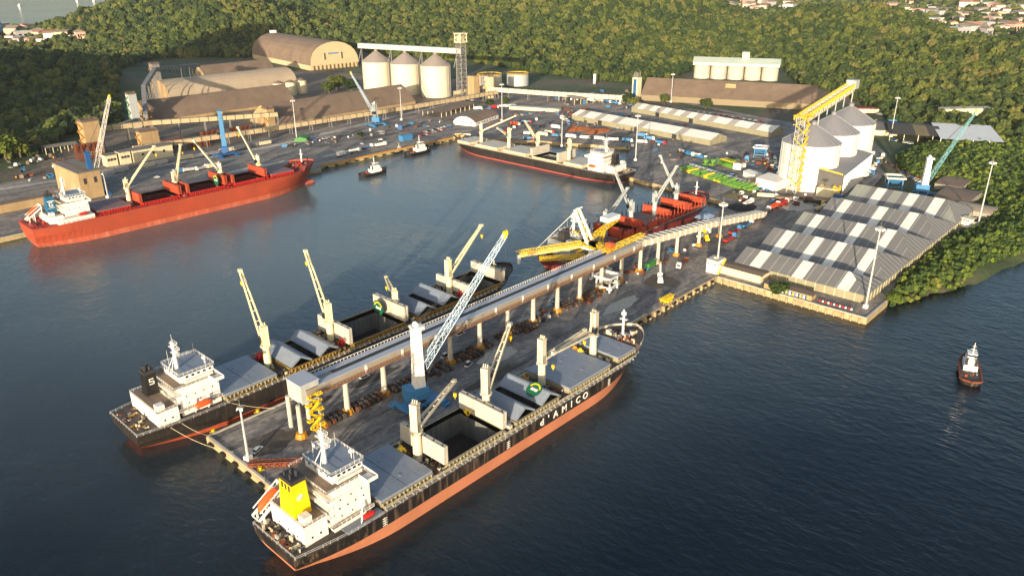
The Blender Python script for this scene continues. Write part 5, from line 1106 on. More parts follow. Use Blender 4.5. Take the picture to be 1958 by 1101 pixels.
# head house at the end of the pier
b = MB(); b.box(gl(22, 0, 0).x, gl(29.3, 0, 0).x, gl(0, 29.2, 0).y, gl(0, 20.4, 0).y, 12.3, 19.6); b.build('head_house', LSteel, T)
b = MB(); b.box(gl(21.7, 0, 0).x, gl(29.6, 0, 0).x, gl(0, 29.5, 0).y, gl(0, 20.1, 0).y, 19.6, 20); b.build('head_house_roof', GalT, T)
for s, t in ((20.3, 29), (29, 29), (21.5, 20.5), (29, 20.5)):
    p = gl(s, t, 3); c = MB(); c.cyl((p.x, p.y, 0), (p.x, p.y, 13), .85, .8, 12); o = c.build('support_column', ConcW, T)
    if t > 25: c = MB(); c.cyl((p.x, p.y, 0), (p.x, p.y, 2), 2.3, 1.8, 10); c.build('column_guard', YelDark, o)
b = MB(); x0 = gl(23, 0, 0).x; y0 = gl(0, 29.5, 0).y
for k in range(5): b.beam((x0+(0 if k % 2 else 4.4), y0-2, k*3.1), (x0+(4.4 if k % 2 else 0), y0-2, k*3.1+3.1), 1.0, .7); b.box(x0-1 if k % 2 else x0+3.4, x0+1 if k % 2 else x0+5.6, y0-2.8, y0-1.2, k*3.1+2.9, k*3.1+3.5); b.rail([(x0-.6, y0-2.8, k*3.1+3.5), (x0+5, y0-2.8, k*3.1+3.5)], 1.0, 1.2, .14)
b.build('stair', Yellow, T)
# ------------------------------------------------------------------ yellow ship loader
T = thing('ship_loader', 'yellow and white travelling ship loader with raised mast over the rust red ship', 'loader', W(216, 10, 3))
def ll(s, t, z): return Vector((s-216, -(t-10), z-3))
b = MB()
for s in (209, 223):
    for t in (6, 15): b.beam(ll(s, t, 3.8), ll(s+(1 if s < 216 else -1)*3, 10.5, 17), 1.1); b.box(ll(s-2.5, 0, 0).x, ll(s+2.5, 0, 0).x, ll(0, t+.6, 0).y, ll(0, t-.6, 0).y, 0, 1.3)
b.beam(ll(209, 6, 5), ll(223, 6, 5), .8); b.beam(ll(209, 15, 5), ll(223, 15, 5), .8); b.box(ll(211, 0, 0).x, ll(221, 0, 0).x, ll(0, 15, 0).y, ll(0, 5, 0).y, 14, 15.2); b.build('portal', White, T)
b = MB(); 
for sg in (-2.4, 2.4): b.beam(ll(216+sg, 8, 18), ll(214+sg*.7, -1, 37), 1.3)
for k in range(4): f = k/3; b.beam(ll(216-2.4, 8-9*f, 18+19*f), ll(216+2.4, 8-9*f, 18+19*f), .8)
b.build('mast', White, T)
b = MB()
for k in range(5): z = 18+k*3.6; tt = 8-9*(k/5.); b.beam(ll(214+(0 if k % 2 else 3.4), tt, z), ll(214+(3.4 if k % 2 else 0), tt-1.6, z+3.6), .9, .5)
b.rail([ll(211, 15, 18.2), ll(221, 15, 18.2), ll(221, 5, 18.2), ll(211, 5, 18.2), ll(211, 15, 18.2)], 1.2, 1.2, .28); b.build('stair', Yellow, T)
bt = ll(189, -20, 13); br = ll(214, 4, 18)
b = MB(); b.lattice(br, bt, 3.2, 2.6, 14, .28, 0, 1.6, 1.4); b.beam(br+Vector((0, 0, -.3)), bt+Vector((0, 0, -.3)), 2.0, .8, 1); b.build('loading_boom', [Yellow, GrW], T)
b = MB(); b.cyl(bt, bt-Vector((0, 0, 5)), 1.2, .8, 10); b.beam(ll(214, -1, 36.5), bt+Vector((5, -5, 1)), .2); b.build('spout', White, T)
b = MB(); b.lattice(ll(216, 6, 21), ll(246, 3, 25), 2.8, 2.4, 11, .28, 0, 1.6, 1.6); b.build('counter_boom', Yellow, T); b = MB(); b.box(ll(232, 0, 0).x, ll(243, 0, 0).x, ll(0, 7, 0).y, ll(0, 1.5, 0).y, 23.5, 26); b.build('counterweight', White, T)
b = MB(); b.lattice(ll(216, 11, 20), ll(208, 24.5, 20.5), 2.6, 2.6, 6, .28, 0, 1.6, 1.6); b.build('feed_bridge', Yellow, T)
b = MB(); b.lattice(ll(204, 25, 22), ll(238, 26, 23), 3.6, 3.0, 12, .28, 0, 1.4, 1.4); b.build('tripper_frame', Yellow, T); b = MB(); b.box(ll(207, 0, 0).x, ll(210, 0, 0).x, ll(0, 27, 0).y, ll(0, 23.5, 0).y, 19, 22.5); b.build('tripper_house', Orange, T)
b = MB(); b.box(ll(196, 0, 0).x, ll(206, 0, 0).x, ll(0, 1, 0).y, ll(0, -6, 0).y, 4, 11); clutter(T, 'loader_gear', [(-5, 5, -4, 5, 15.2), (-4, 4, -3, 3, 15.2)], [Yellow, Orange, White, Steel], 34, .5, 2.2); 
b = MB(); b.lattice(ll(212, 7, 13), ll(194, -10, 12), 3, 2.4, 9, .26, 0, 1.8, 1.4); b.lattice(ll(209, 12, 10), ll(223, 12, 10), 2.2, 2.2, 6, .24); b.lattice(ll(223, 7, 8), ll(232, 4, 22), 2, 2, 7, .24)
for s_ in (209, 216, 223): b.rail([ll(s_, 4.5, 10), ll(s_, 16, 10)], 1.3, 1.2, .2)
b.rail([ll(207, 4.5, 14.8), ll(225, 4.5, 14.8)], 1.3, 1.2, .22); b.rail([ll(207, 16, 14.8), ll(225, 16, 14.8)], 1.3, 1.2, .22); b.build('access_frame', Yellow, T)
b = MB()
for sg in (-1.9, 1.9): b.rail([br+Vector((0, sg, .9)), bt+Vector((0, sg, .9))], 1.2, 1.3, .2)
b.build('boom_railing', Yellow, T)
b = MB(); b.cyl(ll(216, 4, 15.2), ll(216, 4, 20), 2.6, 2.6, 14); b.box(ll(212, 0, 0).x, ll(215, 0, 0).x, ll(0, 13, 0).y, ll(0, 9, 0).y, 15.2, 18.4); b.build('slewing_house', White, T)
T2 = thing('deck_cabin', 'white boxy cabin block on the stern under the yellow loader boom', 'cabin', W(216, 10, 3)); b.build('wall', White, T2)
# ------------------------------------------------------------------ mobile harbour cranes
def harbour_crane(label, px, py, th, tip_px, Lb, towm, basem, boomm, rz=0., z=3., tw_=3.0, far=True, piv_h=.38, booms=2.4, name='harbour_crane', lat=False, housem=None, capw=None):
    T = thing(name, label, 'crane', at(px, py, z), rz); Mw = Matrix.Translation(T.location) @ Matrix.Rotation(rz, 4, 'Z')
    b = MB(); b.box(-8, 8, -3.4, 3.4, .8, 2.4)
    for x in (-7, 7): b.box(x-.9, x+.9, -7, 7, 1.0, 2.0); [b.box(x-1.4, x+1.4, y-1.4, y+1.4, 0, 1) for y in (-7, 7)]
    b.build('chassis', basem, T)
    for x in np.linspace(-6, 6, 6):
        for y in (-3.1, 3.1): c = MB(); c.cyl((x, y-.5, .75), (x, y+.5, .75), .75, .75, 10); c.build('wheel', Tyre, T)
    b = MB(); b.cyl((0, 0, 2.4), (0, 0, 4), 2.6, 2.4, 16); b.build('slewing_ring', Dark, T)
    tipw = reach(Mw @ Vector((0, 0, 4+th*piv_h)), tip_px[0], tip_px[1], Lb, far); tip = Mw.inverted() @ tipw; hd = Vector((tip.x, tip.y, 0)).normalized(); sd_ = Vector((-hd.y, hd.x, 0))
    b = MB(); b.obb(Vector((0, 0, 6.4))-hd*1.4, hd*4.4, sd_*2.9, (0, 0, 2.4)); ho = b.build('machinery_house', housem or basem, T)
    b = MB(); q = Vector((0, 0, 8.8))
    for (z0, z1, w0, w1) in ((4, th*.5, tw_*.62, tw_*.5), (th*.5, th, tw_*.5, tw_*.42)):
        vs = [Vector((0, 0, z))+hd*a*w+sd_*c*w for z, w in ((z0, w0), (z1, w1)) for a, c in ((-1, -1), (1, -1), (1, 1), (-1, 1))]
        b.add(vs, [(0, 1, 5, 4), (1, 2, 6, 5), (2, 3, 7, 6), (3, 0, 4, 7), (4, 5, 6, 7)])
    if lat: b = MB(); b.lattice((0, 0, 4), (0, 0, th), tw_*1.2, tw_*.9, 8, .5)
    b.build('tower', towm, T)
    b = MB(); b.obb(Vector((0, 0, th+.4))+hd*.4, hd*tw_*.62, sd_*tw_*.55, (0, 0, .5))
    for sg in (-1, 1): b.cyl(Vector((0, 0, th+1.6))+sd_*sg*.7-sd_*.15, Vector((0, 0, th+1.6))+sd_*sg*.7+sd_*.15, .9, .9, 12)
    b.build('tower_head', towm, T)
    b = MB(); pc = Vector((0, 0, 4+th*.42))+sd_*tw_*.9; b.obb(pc, hd*1.6, sd_*1.1, (0, 0, 1.3)); b.build('cab', Glass, T)
    piv = Vector((0, 0, 4+th*piv_h))+hd*tw_*.55
    b = MB(); b.lattice(piv, tip, booms, booms*.5, int(Lb/2.6), .2, 0, booms*.9, booms*.45); b.build('boom', boomm, T)
    b = MB(); b.obb(tip, (tip-piv).normalized()*1.2, sd_*.9, (0, 0, .7)); b.cyl(tip-sd_*.5+Vector((0, 0, .6)), tip+sd_*.5+Vector((0, 0, .6)), .9, .9, 10); b.build('boom_head', Yellow, T)
    b = MB(); m_ = piv+(tip-piv)*.97
    for sg in (-1, 1): b.cyl(Vector((0, 0, th+1.6))+sd_*sg*.7, m_+sd_*sg*.5+Vector((0, 0, .8)), .09, .09, 4)
    b.cyl(Vector((0, 0, 8))-hd*1.5, Vector((0, 0, th))-hd*1.2, .3, .3, 6); b.beam(Vector((0, 0, 9))+hd*2.5, piv+(tip-piv)*.22, .5, .5)
    b.cyl(tip+Vector((0, 0, .4)), tip-Vector((0, 0, 9)), .08, .08, 4); b.build('cable', Dark, T)
    return T, hd, sd_
T, hd, sd_ = harbour_crane('tall white harbour crane with light blue lattice boom in the middle of the pier', 803, 775, 32.5, (966, 449), 54, White, mat('crane_blue', (64, 130, 176), .5, .1, .3), LBlue, tw_=3.7, far=True, booms=2.9)
H_c = Vector((0, 0, 6.6))-hd*3.2
lettering('house_lettering', 'HARBOUR'[:0] or 'LHM', 1.9, White, T, H_c+sd_*-3.13+Vector((0, 0, .4)), hd if hd.cross(Vector((0, 0, 1))).dot(-sd_) > 0 else -hd, (0, 0, 1)) if False else None
harbour_crane('white lattice harbour crane behind the red ship with dark blue base', 183, 372, 30, (209, 186), 44, Blue, Blue, White, piv_h=.35, tw_=3.4, booms=3.4, housem=White)
harbour_crane('sky blue harbour crane with solid blue tower at the far quay', 432, 298, 38, (424, 216), 34, SkyB, Blue, SkyB, piv_h=.3, tw_=3.6)
harbour_crane('pale harbour crane with blue lattice boom leaning left in front of the brown shed', 719, 240, 22, (671, 140), 46, GrW, SkyB, LBlue, piv_h=.4, tw_=3.0, lat=True)
harbour_crane('white harbour crane with green blue lattice boom behind the right tents', 1763, 375, 27, (1866, 214), 48, White, SkyB, mat('boom_teal', (110, 168, 176), .5, .1, .4), piv_h=.3, tw_=3.8)
# ------------------------------------------------------------------ lamp masts
def lamp_mast(label, px, py, h, base=White, heads=8, z=3., gr='tall lamp masts of the port'):
    T = thing('lamp_mast', label, 'lamp mast', at(px, py, z), rnd(), gr); b = MB(); b.cyl((0, 0, 0), (0, 0, h), .55, .28, 10); b.cyl((0, 0, h), (0, 0, h+3), .05, .04, 4); b.build('pole', LSteel, T)
    q = 1.0 if h > 30 else .45; b = MB(); b.cyl((0, 0, h-.6), (0, 0, h-.35), 1.6*q, 1.6*q, 12)
    b.rail([(1.6*q*math.cos(a), 1.6*q*math.sin(a), h-.3) for a in np.linspace(0, 6.28, 9)], .8, 1, .08); b.build('head_frame', Steel, T)
    for k in range(heads): a = k*2*math.pi/heads; c = MB(); c.obb((1.9*q*math.cos(a), 1.9*q*math.sin(a), h-.5), (.35*math.cos(a), .35*math.sin(a), -.2), (-.4*math.sin(a), .4*math.cos(a), 0), (.1, 0, .3)); c.build('floodlight', White, T)
    b = MB(); b.box(-1.1, 1.1, -1.1, 1.1, 0, 1.6); b.build('base_block', base, T); return T
for lb, x, y, h, n in (('lamp mast on the near left end of the pier', 475, 878, 20.5, 3), ('lamp mast beside the white cabin at the pier root', 1370, 518, 38, 10), ('lamp mast at the outer corner of the right quay', 1655, 588, 40.5, 8), ('lamp mast standing in the mangrove', 1870, 430, 40.5, 8),
        ('lamp mast in front of the tower between the brown sheds', 568, 270, 38, 6), ('lamp mast in front of the cream silos', 768, 230, 34, 6), ('lamp mast beside the white arched building', 960, 231, 38, 6), ('lamp mast at the inner basin corner with a white block at its foot', 1215, 307, 38, 8),
        ('lamp mast in front of the wide brown warehouse', 1283, 196, 33, 8), ('lamp mast beside the beige workshop under the forest', 1703, 262, 37, 8), ('short quay lamp beside the red ship', 207, 378, 18, 2), ('lamp mast behind the second crane of the basin ship', 1074, 280, 28, 3)):
    lamp_mast('tall pale '+lb if h > 30 else 'pale '+lb, x, y, h, heads=n)
# ------------------------------------------------------------------ steel coils on the pier
coil_m = [mat('coil_rust', (96, 60, 36), .7, .3, .8, dirt=(70, 44, 30), dirt_amt=.6), mat('coil_brown', (52, 42, 36), .7, .3, .8), mat('coil_grey', (84, 78, 72), .5, .2, .8, dirt=(96, 66, 46), dirt_amt=.6)]
cm = []
for m in coil_m:
    b = MB(); n = 12; pts = []
    for (x, r) in ((-.65, 1.05), (.65, 1.05), (.65, .35), (-.65, .35)): pts += [(x, r*math.cos(2*math.pi*i/n), r*math.sin(2*math.pi*i/n)+1.05) for i in range(n)]
    b.add(pts, [(j*n+i, j*n+(i+1) % n, ((j+1) % 4)*n+(i+1) % n, ((j+1) % 4)*n+i) for j in range(4) for i in range(n)])
    me = bpy.data.meshes.new('steel_coil'); me.from_pydata(b.v, [], b.f); me.materials.append(m); cm.append(me)
gaps = [(83, 86), (118, 123), (152, 160)]
def coil(s, t, z=3.0):
    o = bpy.data.objects.new('steel_coil', cm[int(rnd()**1.3*3)]); C.objects.link(o); o.location = W(s, t, z); o.rotation_euler = (0, 0, math.pi/2*0+(rnd()-.5)*.15)
    o.scale = (1, 1, 1); tag(o, 'rusty steel coil in the long rows between the conveyor columns', 'steel coil', 'steel coils stored along the pier')
for s in np.arange(31, 206, 2.25):
    if any(a < s < c for a, c in gaps): continue
    if abs(((s-41)/17.5)-round((s-41)/17.5))*17.5 < 2.4: continue
    nrow = 3 if s < 60 or s > 150 else 4 if (int(s/9) % 2) else 3
    for r in range(nrow): coil(s+(rnd()-.5)*.4, 26.0+r*2.15+(rnd()-.5)*.3)
# ------------------------------------------------------------------ vehicles
def wheels(b, xs, y, r=.5, w=.35):
    for x in xs:
        for sg in (-1, 1): b.cyl((x, sg*y-w/2, r), (x, sg*y+w/2, r), r, r, 8)
def truck(label, loc, rz, cabm, bodym, kind='box', L=12, group=None, cargo=None):
    T = thing('truck', label, 'truck', loc, rz, group)
    b = MB(); b.box(L/2, L/2+2.2, -1.25, 1.25, .7, 3.1); b.box(L/2+.2, L/2+1.2, -1.1, 1.1, 3.1, 3.6); c = b.build('cab', cabm, T)
    b = MB(); b.box(L/2+2.2, L/2+2.24, -1.05, 1.05, 1.8, 2.8); b.box(L/2+1.0, L/2+1.9, -1.28, 1.28, 1.9, 2.7); b.build('windscreen', Glass, c)
    b = MB(); x0, x1 = -L/2-1, L/2-.3
    if kind == 'box': b.box(x0, x1, -1.3, 1.3, 1.0, 3.9)
    elif kind == 'tank': b.cyl((x0, 0, 2.2), (x1, 0, 2.2), 1.25, 1.25, 12)
    elif kind == 'flat': b.box(x0, x1, -1.3, 1.3, 1.0, 1.35); b.box(x0, x0+.15, -1.3, 1.3, 1.35, 2.2)
    elif kind == 'open':
        for (a, c_, d, e) in ((x0, x1, -1.3, -1.2), (x0, x1, 1.2, 1.3), (x0, x0+.1, -1.3, 1.3), (x1-.1, x1, -1.3, 1.3)): b.box(a, c_, d, e, 1.0, 2.9)
        b.box(x0, x1, -1.2, 1.2, 1.0, 2.3)
    b.build('trailer', bodym, T); b = MB(); b.box(x0+.2, L/2+1.5, -.45, .45, .6, 1.0); b.build('chassis', Dark, T)
    b = MB(); wheels(b, (L/2+1.2, L/2-.8, -L/2+.4, -L/2+1.6, -L/2-.6), 1.1); b.build('wheel_set', Tyre, T); return T
def car(label, loc, rz, m, group=None, kind='car'):
    T = thing(kind, label, 'car' if kind == 'car' else 'van', loc, rz, group); h = 1.45 if kind == 'car' else 2.2
    b = MB(); vs = [(x, y, z) for z, xa, xb, w in ((.35, -2.2, 2.2, .88), (.85, -2.2, 2.15, .9)) for x, y in ((xa, -w), (xb, -w), (xb, w), (xa, w))]
    b.add(vs, [(0, 1, 5, 4), (1, 2, 6, 5), (2, 3, 7, 6), (3, 0, 4, 7), (4, 5, 6, 7)]); b.box(-1.3, .7, -.7, .7, h-.08, h); b.build('body', m, T)
    b = MB(); vs = [(-1.8, -.85, .85), (1.3, -.85, .85), (1.3, .85, .85), (-1.8, .85, .85), (-1.3, -.7, h-.08), (.7, -.7, h-.08), (.7, .7, h-.08), (-1.3, .7, h-.08)]
    b.add(vs, [(0, 1, 5, 4), (1, 2, 6, 5), (2, 3, 7, 6), (3, 0, 4, 7)]); b.build('window', Glass, T); b = MB(); wheels(b, (-1.35, 1.35), .8, .33, .22); b.build('wheel_set', Tyre, T); return T
cols = dict(white=White, red=Red, blue=SkyB, orange=Orange, silver=LSteel, black=Black, green=Green, yellow=Yellow, cream=Cream)
A_s = 0.0   # heading along +s
def hd_px(x0, y0, x1, y1): p, q = at(x0, y0), at(x1, y1); return math.atan2(q.y-p.y, q.x-p.x)
# on the pier
for lb, x, y, rz, c, k in (('white pickup truck stopped on the pier left of the first conveyor columns', 697, 722, A_s, 'white', 'car'), ('white van on the pier under the blue lattice boom', 852, 683, A_s, 'white', 'van'), ('white van on the pier behind the tall white crane', 880, 640, A_s, 'white', 'van'),
        ('small white box van beside the steel coils', 896, 699, .3, 'white', 'van'), ('white car on the near pier behind the lamp mast', 492, 862, .4, 'white', 'car')):
    car(lb, at(x, y, 3.02), rz, cols[c], None, k)
truck('white crane truck on the pier near its root', at(1172, 553, 3.02), .2, White, White, 'flat', 8)
truck('green and white container truck between the pier columns', at(1245, 512, 3.02), .1, White, Green, 'box', 8)
T = truck('white truck pulling a long timber trailer across the pier root', at(1305, 506, 3.02), math.pi+.25, White, Rust, 'flat', 12)
T = thing('mobile_hoist', 'white mobile hoist with long arm parked on the pier root', 'crane', at(1262, 538, 3.02), .6); b = MB(); b.box(-4, 4, -1.4, 1.4, .8, 2.2); b.box(2.6, 4.2, -1.3, 1.3, 2.2, 3.6); b.build('body', White, T); b = MB(); b.beam((-2, 0, 2.5), (8, 0, 6.5), .9, 1); b.box(-3, -1, -1, 1, 2.2, 3.4); b.build('arm', White, T); b = MB(); wheels(b, (-3, -1, 1, 3), 1.2, .7, .5); b.build('wheel_set', Tyre, T)
T = thing('fender_pile', 'yellow steel fender frame lying on the right pier edge', 'machinery', at(1275, 575, 3)); b = MB(); b.lattice((-5, 0, 1), (5, 0, 1), 2.4, 2.4, 6, .4); b.box(-2, 2, -2, 2, 0, 1); b.build('frame', Yellow, T)
T = thing('timber_rack', 'long rusty steel rack lying near the end of the pier', 'rack', at(528, 890, 3), -.75); b = MB(); b.lattice((-9, 0, .9), (9, 0, .9), 2.2, 2.2, 10, .3); b.box(-9, 9, -.8, .8, .1, 1.2); b.build('frame', Rust, T)
for x, y, lb in ((408, 826, 'yellow mooring bollard at the outer left pier corner'), (498, 898, 'yellow bollard on the pier end beside the lamp mast'), (493, 788, 'yellow bollard on the left pier edge beside the second ship')):
    T = thing('bollard', lb, 'bollard', at(x, y, 3)); b = MB(); b.cyl((0, 0, 0), (0, 0, .9), .45, .35, 10); b.cyl((0, 0, .9), (0, 0, 1.2), .7, .7, 10); b.box(-1, 1, -1, 1, 0, .15); b.build('post', Yellow, T)
# lorries queueing at the pier root and round the hall
qs = [(1448, 418, 'red', 'flat'), (1462, 408, 'silver', 'open'), (1428, 432, 'blue', 'flat'), (1405, 445, 'red', 'flat'), (1480, 398, 'orange', 'open'), (1497, 392, 'red', 'open'), (1395, 460, 'red', 'flat'), (1345, 452, 'white', 'flat')]
nth = ['first', 'second', 'third', 'fourth', 'fifth', 'sixth', 'seventh', 'eighth', 'ninth', 'tenth', 'eleventh', 'twelfth']
for k, (x, y, c, kd) in enumerate(qs): truck('lorry with %s trailer, %s in the queue at the root of the pier' % (c, nth[k]), at(x, y, 3.02), hd_px(1400, 450, 1490, 400), White if k % 3 else SkyB, cols[c] if c != 'silver' else Steel, kd, 11, 'lorries queueing at the root of the pier')
for k, (x, y, x1, y1, c, kd, lb) in enumerate(((1465, 378, 1500, 380, 'cream', 'open', 'grain lorry with cream trailer on the road left of the white store'), (1500, 384, 1530, 386, 'cream', 'open', 'grain lorry with brown load in front of the white store'), (1555, 390, 1590, 396, 'black', 'open', 'yellow cab lorry with black trailer in front of the loading hall'),
        (1430, 392, 1470, 370, 'white', 'open', 'white lorry on the yard road above the rust red ship'), (1545, 428, 1575, 410, 'red', 'open', 'lorry with red trailer left of the middle striped tent'), (1572, 416, 1600, 402, 'red', 'open', 'lorry with red trailer at the corner of the fourth striped tent'), (1615, 395, 1650, 375, 'silver', 'open', 'silver lorry beside the columns of the loading hall'), (1640, 383, 1670, 365, 'white', 'box', 'white lorry between loading hall and striped tents'),
        (1665, 300, 1680, 290, 'white', 'open', 'white lorry on the road right of the white silos'), (1655, 315, 1670, 300, 'red', 'open', 'red lorry on the road right of the white silos'), (1525, 440, 1550, 425, 'red', 'flat', 'dark red lorry left of the second striped tent'), (1430, 372, 1390, 380, 'white', 'flat', 'white flat lorry behind the bow of the rust red ship'))):
    truck(lb, at(x, y, 3.02), hd_px(x, y, x1, y1), White if 'yellow' not in lb else Yellow, cols[c] if 'brown' not in lb else Brown, kd, 11)
# row of lorries along the basin head
for k, x in enumerate(range(1010, 1230, 27)):
    y = 258+(x-1010)*.075; c = ('white', 'cream', 'blue', 'white', 'white', 'silver', 'white', 'blue', 'white')[k]
    truck('lorry with %s trailer, %s from the left in the row at the basin head' % (c, nth[k]), at(x, y, 3.02), hd_px(1010, 258, 1230, 274), White, cols[c], 'box' if k % 2 else 'open', 7, 'lorries parked in a row at the basin head')
for k, (x, y, c) in enumerate(((958, 252, 'blue'), (985, 240, 'orange'), (1006, 236, 'blue'), (1062, 246, 'white'), (1050, 256, 'cream'), (1240, 268, 'blue'), (1262, 276, 'blue'), (1228, 262, 'blue'), (1010, 268, 'blue'))):
    truck('%s bodied lorry, %s in the loose group behind the basin' % (c, nth[k]), at(x, y, 3.02), hd_px(1010, 258, 1230, 274)+(k % 3-1)*.2, White if k % 2 else Red, cols[c], 'box' if k % 2 else 'tank', 7, 'lorries standing loosely behind the basin')
# parked cars
def carrow(x0, y0, x1, y1, n, lb, group, pal='wwwsbrkb', jit=.25):
    h = hd_px(x0, y0, x1, y1)+math.pi/2
    for k in range(n):
        f = (k+.5)/n; q = pal[int(rnd()*len(pal))]; c = dict(w='white', s='silver', b='blue', r='red', k='black')[q]
        car('%s car, %s' % (c, lb) if n < 2 else '%s car, %s in the row %s' % (c, nth[k] if k < 12 else 'last', lb), at(x0+(x1-x0)*f, y0+(y1-y0)*f, 3.02), h+(rnd()-.5)*jit, cols[c], group)
carrow(800, 262, 862, 244, 11, 'on the quay beside the moored tug', 'cars parked on the quay beside the tug')
carrow(806, 256, 868, 238, 11, 'behind the first row of cars beside the tug', 'cars parked on the quay beside the tug')
carrow(985, 222, 1060, 212, 9, 'in front of the low white office', 'cars parked in front of the low white office')
carrow(1105, 180, 1180, 186, 10, 'at the far road behind the tents', 'cars parked at the far road behind the tents')
carrow(1704, 268, 1745, 276, 9, 'in front of the dark workshop roof', 'cars parked in front of the dark workshop')
carrow(1330, 214, 1460, 234, 12, 'behind the farther long tent', 'cars parked behind the farther long tent')
carrow(1722, 330, 1762, 350, 8, 'at the mangrove edge beside the blue hopper', 'cars parked at the mangrove edge')
carrow(880, 196, 950, 186, 8, 'under the ochre conveyor', 'cars parked under the ochre conveyor')
carrow(600, 270, 640, 262, 6, 'behind the bow of the red ship', 'cars parked behind the bow of the red ship')
for k, (x, y, c) in enumerate(((692, 276, 'white'), (728, 268, 'white'), (300, 340, 'white'), (352, 312, 'white'), (60, 345, 'white'), (1310, 240, 'red'), (1459, 278, 'red'), (1090, 262, 'white'), (940, 240, 'red'))):
    car('%s car standing alone %s' % (c, ('at the quay edge left of the tug', 'at the quay edge beside the tug', 'on the quay behind the red ship', 'on the quay behind the second red crane', 'on the track at the far left', 'near the right end of the nearer tent', 'in the yard left of the white silos', 'in front of the orange heaps', 'beside the white arched building')[k]), at(x, y, 3.02), rnd()*3, cols[c])
for (x0, y0, x1, y1, n, wh) in ((1062, 216, 1090, 240, 4, 'left of the nearer long tent'), (905, 212, 985, 204, 5, 'behind the white arched building'), (1090, 190, 1185, 200, 6, 'between the far conveyor and the nearer long tent'), (1300, 292, 1345, 306, 4, 'on the open paving left of the green machinery'), (1480, 300, 1488, 345, 4, 'left of the first white silo'),
        (1650, 345, 1690, 300, 5, 'on the road right of the loading hall'), (1562, 405, 1612, 388, 4, 'along the road before the loading hall'), (1330, 222, 1490, 248, 7, 'behind the farther long tent'), (640, 300, 740, 276, 4, 'on the far quay before the sheds'), (330, 335, 420, 318, 4, 'on the quay behind the red ship cranes')):
    for k in range(n):
        f = (k+.5)/n; c = ('white', 'cream', 'silver', 'blue', 'white', 'red', 'silver')[int(rnd()*7)]; x, y = x0+(x1-x0)*f, y0+(y1-y0)*f+(rnd()-.5)*3
        truck('lorry with %s body, %s of those %s' % (c, nth[k], wh), at(x, y, 3.02), hd_px(x0, y0, x1, y1)+(rnd()-.5)*.5, White if rnd() < .7 else SkyB, cols[c], ('box', 'open', 'flat', 'tank')[int(rnd()*4)], 7+int(rnd()*3), 'lorries '+wh)
# lit beige wagons / pale containers along the white road behind the red ship
for k in range(12):
    x = 232+k*25; y = 322-k*4.6+(rnd()-.5)*2; o = MB(); o.box(-6, 6, -1.3, 1.3, .6, 3.4); T = thing('rail_wagon', 'pale wagon, %s from the left along the track behind the red ship' % nth[k], 'wagon', at(x, y+6, 3.02), hd_px(232, 322, 500, 272), 'pale wagons on the track behind the red ship'); o.build('body', (ConcW, Steel, Cream)[k % 3], T); o = MB(); wheels(o, (-4.5, -3.3, 3.3, 4.5), .9, .45, .2); o.build('wheel_set', Dark, T)
# yard goods: green belt machine, blue hoppers, heaps
def heap(label, px, py, rx, ry, h, m, name='material_heap', cat='heap'):
    b = MB(); n, r_ = 22, 6; vs = [(0, 0, h)]
    for j in range(1, r_+1):
        for i in range(n): a = 2*math.pi*i/n; f = j/r_; w = 1+.14*noise.noise((math.cos(a)*2, math.sin(a)*2, j*.3+px)); vs.append((rx*f*w*math.cos(a), ry*f*w*math.sin(a), h*(1-f**1.5)+.3*noise.noise((a*3, f*4, px))*(j < r_)))
    fs = [(0, 1+i, 1+(i+1) % n) for i in range(n)]+[(1+(j-1)*n+i, 1+j*n+i, 1+j*n+(i+1) % n, 1+(j-1)*n+(i+1) % n) for j in range(1, r_) for i in range(n)]
    b.add(vs, fs); o = b.build(name, m); o.location = at(px, py, 3.0); tag(o, label, cat); return o
OrH = mat('orange_ore', (176, 96, 40), .95, .2, .3, dirt=(130, 64, 30), dirt_amt=.5)
heap('left orange brown heap in front of the nearer long tent', 1106, 247, 17, 10, 2.5, OrH); heap('right orange brown heap in front of the nearer long tent', 1143, 251, 19, 10, 2.5, OrH)
heap('dark heap beside the root of the pier', 1420, 396, 12, 9, 2.5, Cargo); heap('grey olive heap in the yard behind the rust red ship', 1420, 372, 16, 12, 2, mat('olive_gravel', (104, 96, 70), .95, .3, .4)); heap('pale blue and white bundle heap at the stern side of the timber ship', 1345, 412, 9, 7, 2, mat('blue_white_bags', (150, 168, 190), .8, .5, 2))
T = thing('belt_machine', 'long bright green stack of belt machinery in the yard', 'machinery', at(1370, 345, 3), hd_px(1310, 325, 1432, 365))
LimeG = mat('lime_green_paint', (96, 144, 48), .6, .3, .6, dirt=(60, 90, 40), dirt_amt=.6)
b = MB()
for k in range(17): b.lattice((-38+k*4.6, -4, 1), (-34.5+k*4.6, 4, 2.5+rnd()*2.5), 1.6, 1.4, 4, .45, int(rnd() < .15)); b.box(-38+k*4.6, -34.8+k*4.6, -3, 2, 0, 1+rnd()*1.6, int(rnd() < .2))
b.build('frame', [LimeG, Yellow], T)
b = MB()
for k in range(8): b.box(-38+k*8, -31+k*8, 6, 8.5, 0, 2.6)
T = b.build('container_row', GrW); T.location = at(1368, 340, 3); T.rotation_euler = (0, 0, hd_px(1310, 325, 1432, 365)); tag(T, 'row of pale flat containers behind the green machinery', 'container')
T = thing('belt_machine', 'green and yellow loading machine beside the small white kiosk', 'machinery', at(1392, 318, 3), hd_px(1360, 308, 1432, 330)); b = MB(); b.lattice((-12, 0, 2), (10, 0, 5), 4, 4, 8, .6); b.box(-4, 8, -3, 3, 0, 3); b.build('frame', LimeG, T); b = MB(); b.box(-6, 8, -3.4, 3.4, 5, 5.6); b.build('hopper', Yellow, T)
